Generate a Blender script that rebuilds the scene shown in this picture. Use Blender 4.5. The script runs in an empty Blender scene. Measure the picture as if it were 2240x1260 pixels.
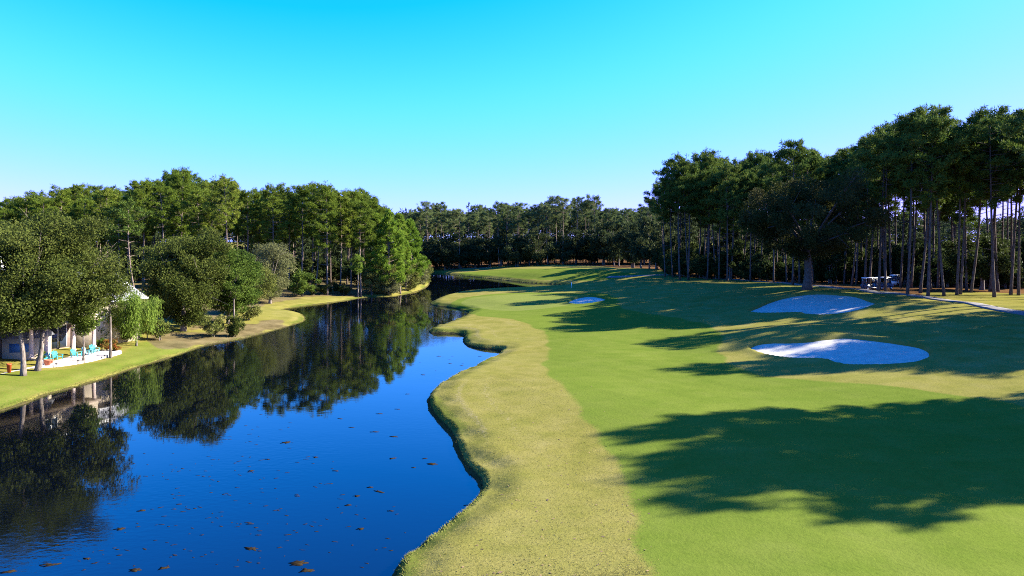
import bpy, math, random
import numpy as np
from mathutils import Vector

S = bpy.context.scene
COL = S.collection
rad = math.radians

# ------------------------------------------------------------------ camera, sky, sun, exposure
CAM_H, HORIZ, FPX = 12.0, 525.0, 1493.0          # metres above the water, horizon row and focal length in photo pixels
cd = bpy.data.cameras.new('camera'); cam = bpy.data.objects.new('camera', cd); COL.objects.link(cam)
cd.sensor_width = 36; cd.lens = 36 * FPX / 2240; cd.clip_start = 0.5; cd.clip_end = 8000
cam.location = (0, 0, CAM_H); cam.rotation_euler = (math.pi / 2, 0, 0); cd.shift_y = -(630 - HORIZ) / 2240      # level camera, lens shifted down
S.camera = cam

SUN_EL, SUN_AZ = 29.5, 80.0
world = bpy.data.worlds.new('World'); S.world = world; world.use_nodes = True
nt = world.node_tree; bg = nt.nodes['Background']; bg.inputs[1].default_value = 0.05
sky = nt.nodes.new('ShaderNodeTexSky'); sky.sky_type = 'NISHITA'; sky.sun_disc = False
sky.sun_elevation = rad(SUN_EL); sky.sun_rotation = rad(SUN_AZ); sky.dust_density = 0.3; sky.ozone_density = 2.0
# deep autumn blue: one linear grade of the whole sky (less red, a steadier green and blue)
sep = nt.nodes.new('ShaderNodeSeparateColor'); com = nt.nodes.new('ShaderNodeCombineColor')
nt.links.new(sky.outputs[0], sep.inputs[0])
for i, (a, b, lo) in enumerate(((.64, -.90, .035), (.95, .05, .035), (1.6, 3.3, .035))):
    m = nt.nodes.new('ShaderNodeMath'); m.operation = 'MULTIPLY_ADD'; m.inputs[1].default_value = a; m.inputs[2].default_value = b
    mx = nt.nodes.new('ShaderNodeMath'); mx.operation = 'MAXIMUM'; mx.inputs[1].default_value = lo
    mn = nt.nodes.new('ShaderNodeMath'); mn.operation = 'SMOOTH_MIN'; mn.inputs[1].default_value = (3.3, 3.3, 11)[i]; mn.inputs[2].default_value = .7
    nt.links.new(sep.outputs[i], m.inputs[0]); nt.links.new(m.outputs[0], mx.inputs[0]); nt.links.new(mx.outputs[0], mn.inputs[0]); nt.links.new(mn.outputs[0], com.inputs[i])
nt.links.new(com.outputs[0], bg.inputs[0])

sl = bpy.data.lights.new('sun', 'SUN'); sun = bpy.data.objects.new('sun', sl); COL.objects.link(sun)
sl.energy = 4.8; sl.angle = rad(0.5); sl.color = (1.0, 0.94, 0.82)
SUND = Vector((math.sin(rad(SUN_AZ)) * math.cos(rad(SUN_EL)), math.cos(rad(SUN_AZ)) * math.cos(rad(SUN_EL)), math.sin(rad(SUN_EL))))
sun.rotation_euler = SUND.to_track_quat('Z', 'Y').to_euler()
sun.location = SUND * 200
S.view_settings.view_transform = 'Standard'; S.view_settings.look = 'None'
S.view_settings.exposure = 2.45; S.view_settings.gamma = 1.0; S.view_settings.use_curve_mapping = False
S.render.engine = 'CYCLES'
S.cycles.pixel_filter_type = 'BLACKMAN_HARRIS'; S.cycles.filter_width = 1.05
S.cycles.use_denoising = False
S.cycles.max_bounces = 6; S.cycles.diffuse_bounces = 3; S.cycles.glossy_bounces = 3; S.cycles.transmission_bounces = 3

# ------------------------------------------------------------------ helpers
def fix(o, **kw):
    for k, v in kw.items():
        if v is not None: o[k] = v
    return o

def link(name, me, mat=None, parent=None, loc=None):
    if mat and not me.materials: me.materials.append(mat)
    o = bpy.data.objects.new(name, me); COL.objects.link(o)
    if parent: o.parent = parent
    if loc is not None: o.location = loc
    return o

def thing(name, label, cat, loc=(0, 0, 0), rz=0.0, group=None, scale=None):
    o = bpy.data.objects.new(name, None); COL.objects.link(o); o.empty_display_size = .3
    o.location = loc; o.rotation_euler = (0, 0, rz)
    if scale: o.scale = scale
    return fix(o, label=label, category=cat, group=group)

def mesh_np(name, V, F, mat=None, smooth=False, tint=None):
    """F: list of (n,k) int arrays"""
    me = bpy.data.meshes.new(name)
    V = np.asarray(V, np.float32)
    me.vertices.add(len(V)); me.vertices.foreach_set('co', V.ravel())
    if not isinstance(F, list): F = [F]
    F = [np.asarray(f, np.int32) for f in F if len(f)]
    idx = np.concatenate([f.ravel() for f in F]); tot = np.concatenate([np.full(len(f), f.shape[1], np.int32) for f in F])
    st = np.concatenate([[0], np.cumsum(tot)[:-1]]).astype(np.int32)
    me.loops.add(len(idx)); me.loops.foreach_set('vertex_index', idx)
    me.polygons.add(len(tot)); me.polygons.foreach_set('loop_start', st)
    if smooth: me.polygons.foreach_set('use_smooth', np.ones(len(tot), bool))
    me.update(calc_edges=True)
    if tint is not None:
        a = me.attributes.new('tint', 'FLOAT', 'FACE'); a.data.foreach_set('value', np.asarray(tint, np.float32))
    if mat: me.materials.append(mat)
    return me

class MB:
    """collects boxes, tubes and lathes into one mesh"""
    def __init__(s): s.v = []; s.q = []; s.t = []; s.n = 0
    def add(s, v, q=(), t=()):
        s.v.append(np.asarray(v, float))
        if len(q): s.q.append(np.asarray(q, int) + s.n)
        if len(t): s.t.append(np.asarray(t, int) + s.n)
        s.n += len(v)
    def box(s, x0, x1, y0, y1, z0, z1, rot=None, at=None):
        v = np.array([(x, y, z) for z in (z0, z1) for y in (y0, y1) for x in (x0, x1)], float)
        if rot is not None:
            from mathutils import Euler
            R = np.array(Euler(rot).to_matrix()); v = v @ R.T
        if at is not None: v = v + np.array(at)
        s.add(v, [(0, 2, 3, 1), (4, 5, 7, 6), (0, 1, 5, 4), (2, 6, 7, 3), (0, 4, 6, 2), (1, 3, 7, 5)]); return s
    def tube(s, P, R, n=6, cap=True):
        P = np.asarray(P, float); m = len(P); R = np.broadcast_to(np.asarray(R, float), (m,))
        T = np.gradient(P, axis=0); T /= np.linalg.norm(T, axis=1)[:, None] + 1e-9
        a = np.where(np.abs(T[:, 2:3]) > .9, np.array([[1., 0, 0]]), np.array([[0., 0, 1]]))
        U = np.cross(T, a); U /= np.linalg.norm(U, axis=1)[:, None] + 1e-9; W = np.cross(T, U)
        th = np.arange(n) * 2 * math.pi / n
        v = P[:, None] + R[:, None, None] * (np.cos(th)[None, :, None] * U[:, None] + np.sin(th)[None, :, None] * W[:, None])
        q = [(i * n + j, i * n + (j + 1) % n, (i + 1) * n + (j + 1) % n, (i + 1) * n + j) for i in range(m - 1) for j in range(n)]
        v = v.reshape(-1, 3); t = []
        if cap:
            v = np.vstack([v, P[0], P[-1]]); k = m * n
            for j in range(n): t.append((k, (j + 1) % n, j)); t.append((k + 1, (m - 1) * n + j, (m - 1) * n + (j + 1) % n))
        s.add(v, q, t); return s
    def lathe(s, prof, n=12, at=(0, 0, 0)):
        P = np.array([(at[0], at[1], at[2] + z) for r, z in prof]); th = np.arange(n) * 2 * math.pi / n
        R = np.array([r for r, z in prof]); m = len(P)
        v = P[:, None] + R[:, None, None] * np.stack([np.cos(th), np.sin(th), 0 * th], 1)[None]
        q = [(i * n + j, i * n + (j + 1) % n, (i + 1) * n + (j + 1) % n, (i + 1) * n + j) for i in range(m - 1) for j in range(n)]
        v = np.vstack([v.reshape(-1, 3), P[0], P[-1]]); k = m * n
        t = [(k, (j + 1) % n, j) for j in range(n)] + [(k + 1, (m - 1) * n + j, (m - 1) * n + (j + 1) % n) for j in range(n)]
        s.add(v, q, t); return s
    def mesh(s, name, mat=None, smooth=False):
        return mesh_np(name, np.vstack(s.v), ([np.vstack(s.q)] if s.q else []) + ([np.vstack(s.t)] if s.t else []), mat, smooth)
    def build(s, name, mat=None, parent=None, smooth=False, loc=None):
        return link(name, s.mesh(name, mat, smooth), None, parent, loc)

# ------------------------------------------------------------------ materials
def mat_new(name):
    m = bpy.data.materials.new(name); m.use_nodes = True
    t = m.node_tree; b = t.nodes['Principled BSDF']; return m, t, b

def simple(name, col, rough=.6, var=.12, scale=6.0, bump=0.0, spec=.3, metal=0.0):
    m, t, b = mat_new(name)
    b.inputs['Roughness'].default_value = rough; b.inputs['Specular IOR Level'].default_value = spec; b.inputs['Metallic'].default_value = metal
    n = t.nodes.new('ShaderNodeTexNoise'); n.inputs['Scale'].default_value = scale; n.inputs['Detail'].default_value = 6
    tc = t.nodes.new('ShaderNodeTexCoord'); t.links.new(tc.outputs['Object'], n.inputs['Vector'])
    r = t.nodes.new('ShaderNodeValToRGB')
    r.color_ramp.elements[0].position = .3; r.color_ramp.elements[1].position = .7
    r.color_ramp.elements[0].color = tuple(c * (1 - var) for c in col) + (1,); r.color_ramp.elements[1].color = tuple(min(1, c * (1 + var)) for c in col) + (1,)
    t.links.new(n.outputs['Fac'], r.inputs[0]); t.links.new(r.outputs[0], b.inputs['Base Color'])
    if bump:
        bp = t.nodes.new('ShaderNodeBump'); bp.inputs['Strength'].default_value = bump; bp.inputs['Distance'].default_value = .05
        t.links.new(n.outputs['Fac'], bp.inputs['Height']); t.links.new(bp.outputs[0], b.inputs['Normal'])
    return m

def leaf_mat(name, cols, transl=.3, rough=.55, spec=.015):
    """leaf colour from a per-leaf tint and a per-plant random value"""
    m, t, b = mat_new(name)
    at = t.nodes.new('ShaderNodeAttribute'); at.attribute_name = 'tint'
    oi = t.nodes.new('ShaderNodeObjectInfo')
    ad = t.nodes.new('ShaderNodeMath'); ad.operation = 'MULTIPLY_ADD'; ad.inputs[1].default_value = .35
    t.links.new(oi.outputs['Random'], ad.inputs[0])
    ml = t.nodes.new('ShaderNodeMath'); ml.operation = 'MULTIPLY'; ml.inputs[1].default_value = .65
    t.links.new(at.outputs['Fac'], ml.inputs[0]); t.links.new(ml.outputs[0], ad.inputs[2])
    r = t.nodes.new('ShaderNodeValToRGB'); e = r.color_ramp.elements
    for i, c in enumerate(cols):
        p = i / (len(cols) - 1)
        el = e[0] if i == 0 else (e[-1] if i == len(cols) - 1 else e.new(p))
        el.position = p; el.color = tuple(c) + (1,)
    t.links.new(ad.outputs[0], r.inputs[0]); t.links.new(r.outputs[0], b.inputs['Base Color'])
    b.inputs['Roughness'].default_value = rough; b.inputs['Specular IOR Level'].default_value = spec
    tr = t.nodes.new('ShaderNodeBsdfTranslucent'); t.links.new(r.outputs[0], tr.inputs[0])
    mx = t.nodes.new('ShaderNodeMixShader'); mx.inputs[0].default_value = transl
    t.links.new(b.outputs[0], mx.inputs[1]); t.links.new(tr.outputs[0], mx.inputs[2])
    t.links.new(mx.outputs[0], t.nodes['Material Output'].inputs[0])
    return m

def bark_mat(name, c0, c1, scale=3.0):
    m, t, b = mat_new(name); b.inputs['Roughness'].default_value = .9; b.inputs['Specular IOR Level'].default_value = .1
    tc = t.nodes.new('ShaderNodeTexCoord'); mp = t.nodes.new('ShaderNodeMapping'); mp.inputs['Scale'].default_value = (scale * 2, scale * 2, scale * .5)
    n = t.nodes.new('ShaderNodeTexNoise'); n.inputs['Scale'].default_value = 1.5; n.inputs['Detail'].default_value = 8
    t.links.new(tc.outputs['Object'], mp.inputs[0]); t.links.new(mp.outputs[0], n.inputs['Vector'])
    r = t.nodes.new('ShaderNodeValToRGB'); r.color_ramp.elements[0].position = .35; r.color_ramp.elements[1].position = .65
    r.color_ramp.elements[0].color = tuple(c0) + (1,); r.color_ramp.elements[1].color = tuple(c1) + (1,)
    t.links.new(n.outputs['Fac'], r.inputs[0]); t.links.new(r.outputs[0], b.inputs['Base Color'])
    bp = t.nodes.new('ShaderNodeBump'); bp.inputs['Strength'].default_value = .8; bp.inputs['Distance'].default_value = .06
    t.links.new(n.outputs['Fac'], bp.inputs['Height']); t.links.new(bp.outputs[0], b.inputs['Normal'])
    return m

M = {}
M['pine_bark'] = bark_mat('pine_bark', (.07, .05, .04), (.21, .16, .13))
M['oak_bark'] = bark_mat('oak_bark', (.07, .055, .045), (.20, .165, .14))
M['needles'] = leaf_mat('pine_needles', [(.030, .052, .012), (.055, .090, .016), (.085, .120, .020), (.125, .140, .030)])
M['needles_lit'] = leaf_mat('sunlit_pine_needles', [(.040, .066, .010), (.078, .115, .014), (.120, .156, .020), (.175, .178, .036)], transl=.42)  # brighter copy of pine_needles, sunlight on the lagoon wood put into the colour
M['needles_young'] = leaf_mat('young_pine_needles', [(.055, .105, .012), (.095, .160, .016), (.140, .205, .024), (.190, .210, .036)], transl=.42)
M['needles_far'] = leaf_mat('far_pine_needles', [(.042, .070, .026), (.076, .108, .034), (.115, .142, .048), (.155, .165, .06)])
M['oak_leaf'] = leaf_mat('live_oak_leaves', [(.027, .038, .009), (.045, .059, .011), (.066, .080, .016), (.092, .096, .024)])
M['oak_green'] = leaf_mat('green_oak_leaves', [(.035, .060, .010), (.055, .088, .014), (.080, .115, .018), (.110, .130, .024)])
M['oak_brown'] = leaf_mat('bronze_oak_leaves', [(.018, .024, .007), (.032, .038, .009), (.056, .050, .018), (.034, .044, .010)])
M['willow_leaf'] = leaf_mat('willow_leaves', [(.075, .115, .018), (.110, .165, .024), (.150, .205, .034), (.170, .190, .050)], transl=.4)
M['grey_leaf'] = leaf_mat('grey_shrub_leaves', [(.058, .064, .024), (.092, .098, .036), (.122, .124, .050), (.150, .142, .068)])
M['olive_leaf'] = leaf_mat('olive_shrub_leaves', [(.055, .070, .016), (.090, .105, .022), (.125, .130, .032), (.160, .145, .045)])
M['gold_leaf'] = leaf_mat('golden_leaves', [(.25, .15, .02), (.34, .22, .03), (.30, .24, .05), (.40, .32, .10)], transl=.4)
M['red_leaf'] = leaf_mat('red_leaves', [(.20, .035, .015), (.28, .07, .02), (.10, .10, .02), (.22, .03, .03)], transl=.3)
M['dark_leaf'] = leaf_mat('understory_leaves', [(.016, .026, .008), (.026, .040, .011), (.040, .054, .014), (.070, .075, .018)])
M['far_leaf'] = leaf_mat('far_understory_leaves', [(.018, .027, .012), (.028, .040, .016), (.042, .054, .018), (.060, .062, .020)])

# ------------------------------------------------------------------ lagoon outline, land heights
def ray(u, v):
    return np.array([(u - 1120) / FPX, 1.0, -(v - HORIZ) / FPX])
def flat(u, v, z=0.0):
    d = ray(u, v); t = (z - CAM_H) / d[2]; return (d[0] * t, d[1] * t)

def catmull(P, n=6, closed=True):
    P = np.asarray(P, float); m = len(P); out = []
    for i in range(m if closed else m - 1):
        if closed: a, b, c, d = P[i - 1], P[i], P[(i + 1) % m], P[(i + 2) % m]
        else: a, b, c, d = P[max(i - 1, 0)], P[i], P[i + 1], P[min(i + 2, m - 1)]
        for k in range(n):
            t = k / n
            out.append(.5 * (2 * b + (c - a) * t + (2 * a - 5 * b + 4 * c - d) * t * t + (3 * b - a - 3 * c + d) * t ** 3))
    if not closed: out.append(P[-1])
    return np.array(out)

shore_px = [(865, 1260), (905, 1215), (950, 1175), (1000, 1137), (1036, 1105), (1050, 1078), (1046, 1052), (1020, 1025), (1002, 992), (988, 955), (962, 926), (943, 902),
            (937, 880), (945, 862), (962, 845), (1002, 822), (1050, 800), (1085, 782), (1098, 769), (1082, 765), (1050, 762), (1020, 755), (1014, 745), (1016, 735),
            (995, 730), (938, 727), (972, 712), (1002, 700), (1026, 687), (1014, 679), (985, 673), (942, 666), (956, 655), (985, 646), (1012, 641), (1052, 637), (1105, 634),
            (1160, 633), (1205, 632), (1245, 631), (1278, 628), (1250, 624), (1200, 621), (1160, 619), (1130, 616), (1095, 612), (1050, 607), (1005, 603), (975, 599),
            (945, 597), (936, 606), (938, 622), (922, 634), (885, 644), (850, 649), (806, 650), (765, 656), (719, 662), (680, 667), (640, 673), (612, 678),
            (640, 681), (659, 687), (667, 695), (664, 703), (640, 711), (614, 719), (544, 738), (500, 747), (447, 757), (380, 780), (286, 808), (238, 825), (167, 846), (102, 864), (62, 880),
            (0, 900), (-120, 932), (-300, 985)]
sh = [flat(u, v) for u, v in shore_px] + [(-45, 28), (-50, 15), (-54, -40), (-8, -50), (-5.5, 0), (-4.2, 14)]
SHORE = catmull(sh, 5)

def sdf(P, poly, closed=True, chunk=20000):
    """signed distance, positive inside"""
    P = np.asarray(P, float).reshape(-1, 2); A = poly; B = np.roll(poly, -1, 0)
    if not closed: A, B = poly[:-1], poly[1:]
    out = np.empty(len(P)); E = B - A; L2 = (E ** 2).sum(1) + 1e-12
    for s in range(0, len(P), chunk):
        p = P[s:s + chunk]
        W = p[:, None] - A[None]
        t = np.clip((W * E).sum(2) / L2, 0, 1)
        d = np.sqrt(((W - t[..., None] * E) ** 2).sum(2).min(1))
        if closed:
            c = ((A[None, :, 1] <= p[:, None, 1]) != (B[None, :, 1] <= p[:, None, 1]))
            xi = A[:, 0] + (p[:, None, 1] - A[:, 1]) * E[:, 0] / np.where(np.abs(E[:, 1]) < 1e-12, 1e-12, E[:, 1])
            ins = (c & (p[:, None, 0] < xi)).sum(1) % 2 == 1
            d = np.where(ins, d, -d)
        out[s:s + chunk] = d
    return out
def sst(a, b, x):
    t = np.clip((x - a) / (b - a), 0, 1); return t * t * (3 - 2 * t)
def wob(x, y):
    return (np.sin(x * 1.7 + 2.1 * np.sin(y * .9)) + np.sin(y * 2.3 + 1.7 * np.sin(x * 1.1)) + .6 * np.sin(x * 4.1 + y * 3.3)) * .33

MOUNDS = [(29, 68, 8, 6, .9), (47, 99, 9, 6, .7), (22, 106, 9, 6, .5), (46, 80, 10, 5, .6), (40, 56, 9, 5, .5), (-2, 122, 14, 9, .35), (18, 150, 14, 8, .7), (30, 128, 12, 7, .5),
          (6, 205, 26, 18, .9), (34, 190, 16, 14, .9), (-62, 100, 12, 20, .5)]
BUNK = []          # (outline, world rim points)
def H(x, y, bunkers=True, d=None):
    x = np.asarray(x, float); y = np.asarray(y, float); sh_ = x.shape; x = x.ravel(); y = y.ravel()
    if d is None: d = -sdf(np.stack([x, y], 1), SHORE)          # + on land
    kb = 1 + np.clip((y - 55) / 55, 0, 2.6)
    d = d + .10 * wob(x * 1.1, y * 1.1) + .05 * wob(x * 4.3 + 1, y * 4.3) * (y < 70)
    xr = x + .22 * (np.clip(y, 0, 400) - 60)
    land = .75 + (.5 + .35 * sst(-13, -18, x)) * sst(0, 14, d) + 3.1 * sst(14, 62, xr) * sst(0, 22, d) * (1 - .42 * sst(105, 155, y))
    left = sst(-12, -26, x - .02 * y + 0 * x) * sst(150, 120, y)
    land += .25 * left * sst(2, 20, d)
    for cx, cy, rx, ry, h in MOUNDS:
        land += h * np.exp(-((x - cx) / rx) ** 2 - ((y - cy) / ry) ** 2) * sst(0, 8, d)
    land += .10 * np.sin(x * .23 + 1.3 * np.sin(y * .11)) * np.sin(y * .19 + .8) * sst(3, 12, d) + .02 * wob(x * .7, y * .7)
    # a low bank that breaks off steeply at the water
    bh = 1 - .62 * sst(-13, -18, x) * sst(165, 150, y)
    steep = .50 * bh * (1 + .4 * (wob(x * .6, y * .6) - .4) * np.exp(-(np.maximum(d, 0) / 1.1) ** 2)) * sst(-.18 * kb, .42 * kb, d) + .20 * sst(.3, 2.2, d)
    z = np.where(d > 0, land - .75 + steep, 0)
    z = np.where(d <= 0, -1.2 * sst(0, -1.6, d) + .50 * bh * (1 + .4 * (wob(x * .6, y * .6) - .4) * np.exp(-(np.maximum(d, 0) / 1.1) ** 2)) * sst(-.18 * kb, .42 * kb, d) - .02, z)
    if bunkers:
        for poly, rim in BUNK:
            lo = poly.min(0) - 2; hi = poly.max(0) + 2
            k = np.where((x > lo[0]) & (x < hi[0]) & (y > lo[1]) & (y < hi[1]))[0]
            if len(k):
                di = sdf(np.stack([x[k], y[k]], 1), poly)
                z[k] += .16 * np.exp(-(di / .9) ** 2) * (di <= 0) - 1.5 * sst(0.0, 1.1, di) + .16 * (di > 0) * np.exp(-(di / .5) ** 2)
    return z.reshape(sh_)

TT = np.concatenate([np.arange(18, 140, .5), np.arange(140, 420, 1.5)])
def P(u, v, bunkers=True):
    """the point of the ground seen at photo pixel (u, v)"""
    d = ray(u, v); d = d / d[1]
    X = d[0] * TT; Z = CAM_H + d[2] * TT
    h = np.maximum(H(X, TT, bunkers), 0); k = np.where(Z <= h)[0]
    if not len(k): return np.array([d[0] * 400, 400, float(H(d[0] * 400, 400.))])
    k = k[0]; t = TT[k]
    if k > 0:
        a = Z[k - 1] - h[k - 1]; b = h[k] - Z[k]; t = TT[k - 1] + (TT[k] - TT[k - 1]) * a / (a + b + 1e-9)
    return np.array([d[0] * t, t, float(H(d[0] * t, t, bunkers))])
def G(x, y): return float(H(np.array([x]), np.array([y]))[0])

bunker_px = [
    [(1643, 762), (1660, 752), (1700, 747), (1760, 746), (1800, 741), (1850, 737), (1900, 741), (1950, 747), (2000, 755), (2028, 766), (2024, 780), (1990, 792), (1930, 797), (1860, 798), (1825, 793), (1800, 786), (1740, 785), (1690, 779), (1660, 771)],
    [(1640, 681), (1660, 672), (1690, 660), (1730, 650), (1780, 644), (1830, 645), (1880, 650), (1917, 663), (1890, 672), (1850, 682), (1800, 688), (1760, 687), (1745, 684), (1700, 685), (1660, 685)],
    [(1241, 661), (1255, 654), (1280, 649), (1305, 649), (1328, 655), (1308, 661), (1280, 665), (1255, 665)]]
for bp_ in bunker_px:
    pts = np.array([P(u, v, False) for u, v in bp_])
    pts = pts.mean(0) + (pts - pts.mean(0)) * np.array([1.035, 1.10, 1.0])
    rim = catmull(pts, 5); rim[:, 2] = H(rim[:, 0], rim[:, 1], False)
    BUNK.append((rim[:, :2].copy(), rim))
BUNK_READY = True

# ------------------------------------------------------------------ ground
def axis(parts):
    out = []
    for a, b, s0, s1 in parts:
        x = a; n = 0
        L = b - a; k = max(1, int(round(L / ((s0 + s1) / 2)))); t = np.linspace(0, 1, k + 1)[:-1]
        w = t * s0 + .5 * (s1 - s0) * t * t; out.append(a + L * w / (s0 + .5 * (s1 - s0)))
    return np.concatenate(out)
XS = np.concatenate([-np.geomspace(3500, 170, 14), axis([(-165, -75, 4, .7), (-75, -56, .6, .3), (-56, -14, .27, .27), (-14, 3, .13, .13), (3, 62, .27, .27), (62, 100, .3, 1.2), (100, 170, 1.5, 6)]), np.geomspace(170, 3500, 14)])
YS = np.concatenate([-np.geomspace(3500, 40, 10), axis([(-30, 18, 6, .4), (18, 58, .14, .15), (58, 75, .2, .27), (75, 140, .27, .5), (140, 280, .5, 1.6), (280, 420, 2, 9)]), np.geomspace(425, 3500, 14)])
GX, GY = np.meshgrid(XS, YS); gx, gy = GX.ravel(), GY.ravel()
near = (gx > -75) & (gx < 70) & (gy > -60) & (gy < 300)
dl = np.full(len(gx), 60.0); dl[near] = -sdf(np.stack([gx[near], gy[near]], 1), SHORE)
gz = H(gx, gy, True, dl)

def region(px, soft, amp=.5, pts=None):
    poly = np.array([P(u, v)[:2] for u, v in px]) if pts is None else np.asarray(pts, float)
    poly = catmull(poly, 4)
    out = np.full(len(gx), -99.0); lo = poly.min(0) - 4; hi = poly.max(0) + 4
    k = (gx > lo[0]) & (gx < hi[0]) & (gy > lo[1]) & (gy < hi[1])
    out[k] = sdf(np.stack([gx[k], gy[k]], 1), poly)
    return sst(-soft, soft, out + amp * wob(gx * .45, gy * .45)), out

fair_px = [(1425, 1330), (1412, 1258), (1400, 1150), (1380, 1080), (1355, 1030), (1310, 960), (1270, 890), (1222, 840), (1192, 800), (1200, 760), (1190, 728), (1125, 698), (1045, 690), (1000, 680), (985, 668),
           (1002, 655), (1060, 645), (1160, 640), (1290, 641), (1345, 650), (1360, 672), (1430, 688), (1550, 712), (1582, 742), (1575, 775), (1640, 815), (1800, 835), (1960, 847), (2180, 878), (2240, 890), (2420, 920), (2500, 1040), (2500, 1330)]
m_fair, d_fair = region(fair_px, 1.2, .45)
m_far, _ = region([(1000, 602), (1040, 594), (1120, 588), (1240, 586), (1340, 592), (1400, 600), (1330, 612), (1240, 614), (1160, 612), (1080, 606)], 2.0)
m_green, _ = region([(1010, 660), (1060, 648), (1160, 643), (1270, 645), (1290, 655), (1240, 668), (1160, 678), (1090, 679), (1030, 672)], .4, .1)
m_lawn, _ = region([(-300, 975), (0, 898), (160, 845), (380, 779), (420, 765), (400, 745), (330, 745), (280, 752), (262, 772), (170, 800), (40, 812), (-60, 820), (-300, 840)], .8, .5)
# pine straw and leaf litter under the woods
path_px = [(1330, 606), (1390, 604), (1440, 602), (1490, 603), (1560, 609), (1640, 614), (1700, 618), (1760, 624), (1830, 630), (1900, 637), (1960, 642), (2020, 650), (2090, 660), (2160, 672), (2240, 686), (2380, 712), (2520, 740)]
path_pts = np.array([P(u, v) for u, v in path_px])
bed = [tuple(p[:2] + np.array([1.0, 2.5])) for p in path_pts[3:12]] + [(62, 100), (75, 96), (70, 84), (66, 70), (62, 50), (60, 20), (140, 0), (160, 150), (90, 330), (20, 330), (-30, 330), (-40, 262), (0, 258), (30, 232)]
m_bed, _ = region(None, 1.2, 1.0, bed)
lw = [tuple(P(u, v)[:2]) for u, v in ((800, 646), (700, 648), (640, 655), (560, 672), (480, 700), (420, 722), (360, 700))] + [(-64, 70), (-110, 60), (-200, 160), (-60, 320), (-32, 245), (-28, 170)]
m_lw, _ = region(None, 1.5, 1.0, lw)
m_wornL, _ = region([(350, 760), (440, 758), (540, 738), (614, 718), (600, 700), (520, 712), (470, 722), (400, 728), (330, 735)], 1.5, 1.2)
litter = m_bed; m_wornL = np.maximum(m_wornL, m_lw)
green_ness = np.clip(np.maximum.reduce([m_fair, m_far * .75, m_lawn * .55]), 0, 1) * (1 - np.maximum(litter, m_lw))
track = (np.exp(-((dl - 2.1 - .5 * np.sin(gy * .13)) / .45) ** 2) + .8 * np.exp(-((dl - 4.0 - .7 * np.sin(gy * .11 + 1)) / .55) ** 2)) * np.clip(.5 + .9 * np.sin(gy * .17 + .04 * gx), 0, 1) * (gx > -14) * (gy < 110)
bankgreen = .62 * np.exp(-((dl - .5) / .9) ** 2) * (dl > 0) * np.clip(.55 + .8 * np.sin(gx * .21 + gy * .33), 0, 1)                     # greener strip on the moist bank

idx = np.arange(len(gx)).reshape(GX.shape)
quads = np.stack([idx[:-1, :-1], idx[:-1, 1:], idx[1:, 1:], idx[1:, :-1]], -1).reshape(-1, 4)
qc = lambda a: a[quads].mean(1)
kind = np.zeros(len(quads), int)
kind[np.maximum(qc(litter), qc(m_lw)) > .5] = 1
kind[(qc(m_lawn) > .5)] = 2
kind[(qc(m_fair) > .5)] = 3
kind[qc(m_green) > .5] = 4

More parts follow.
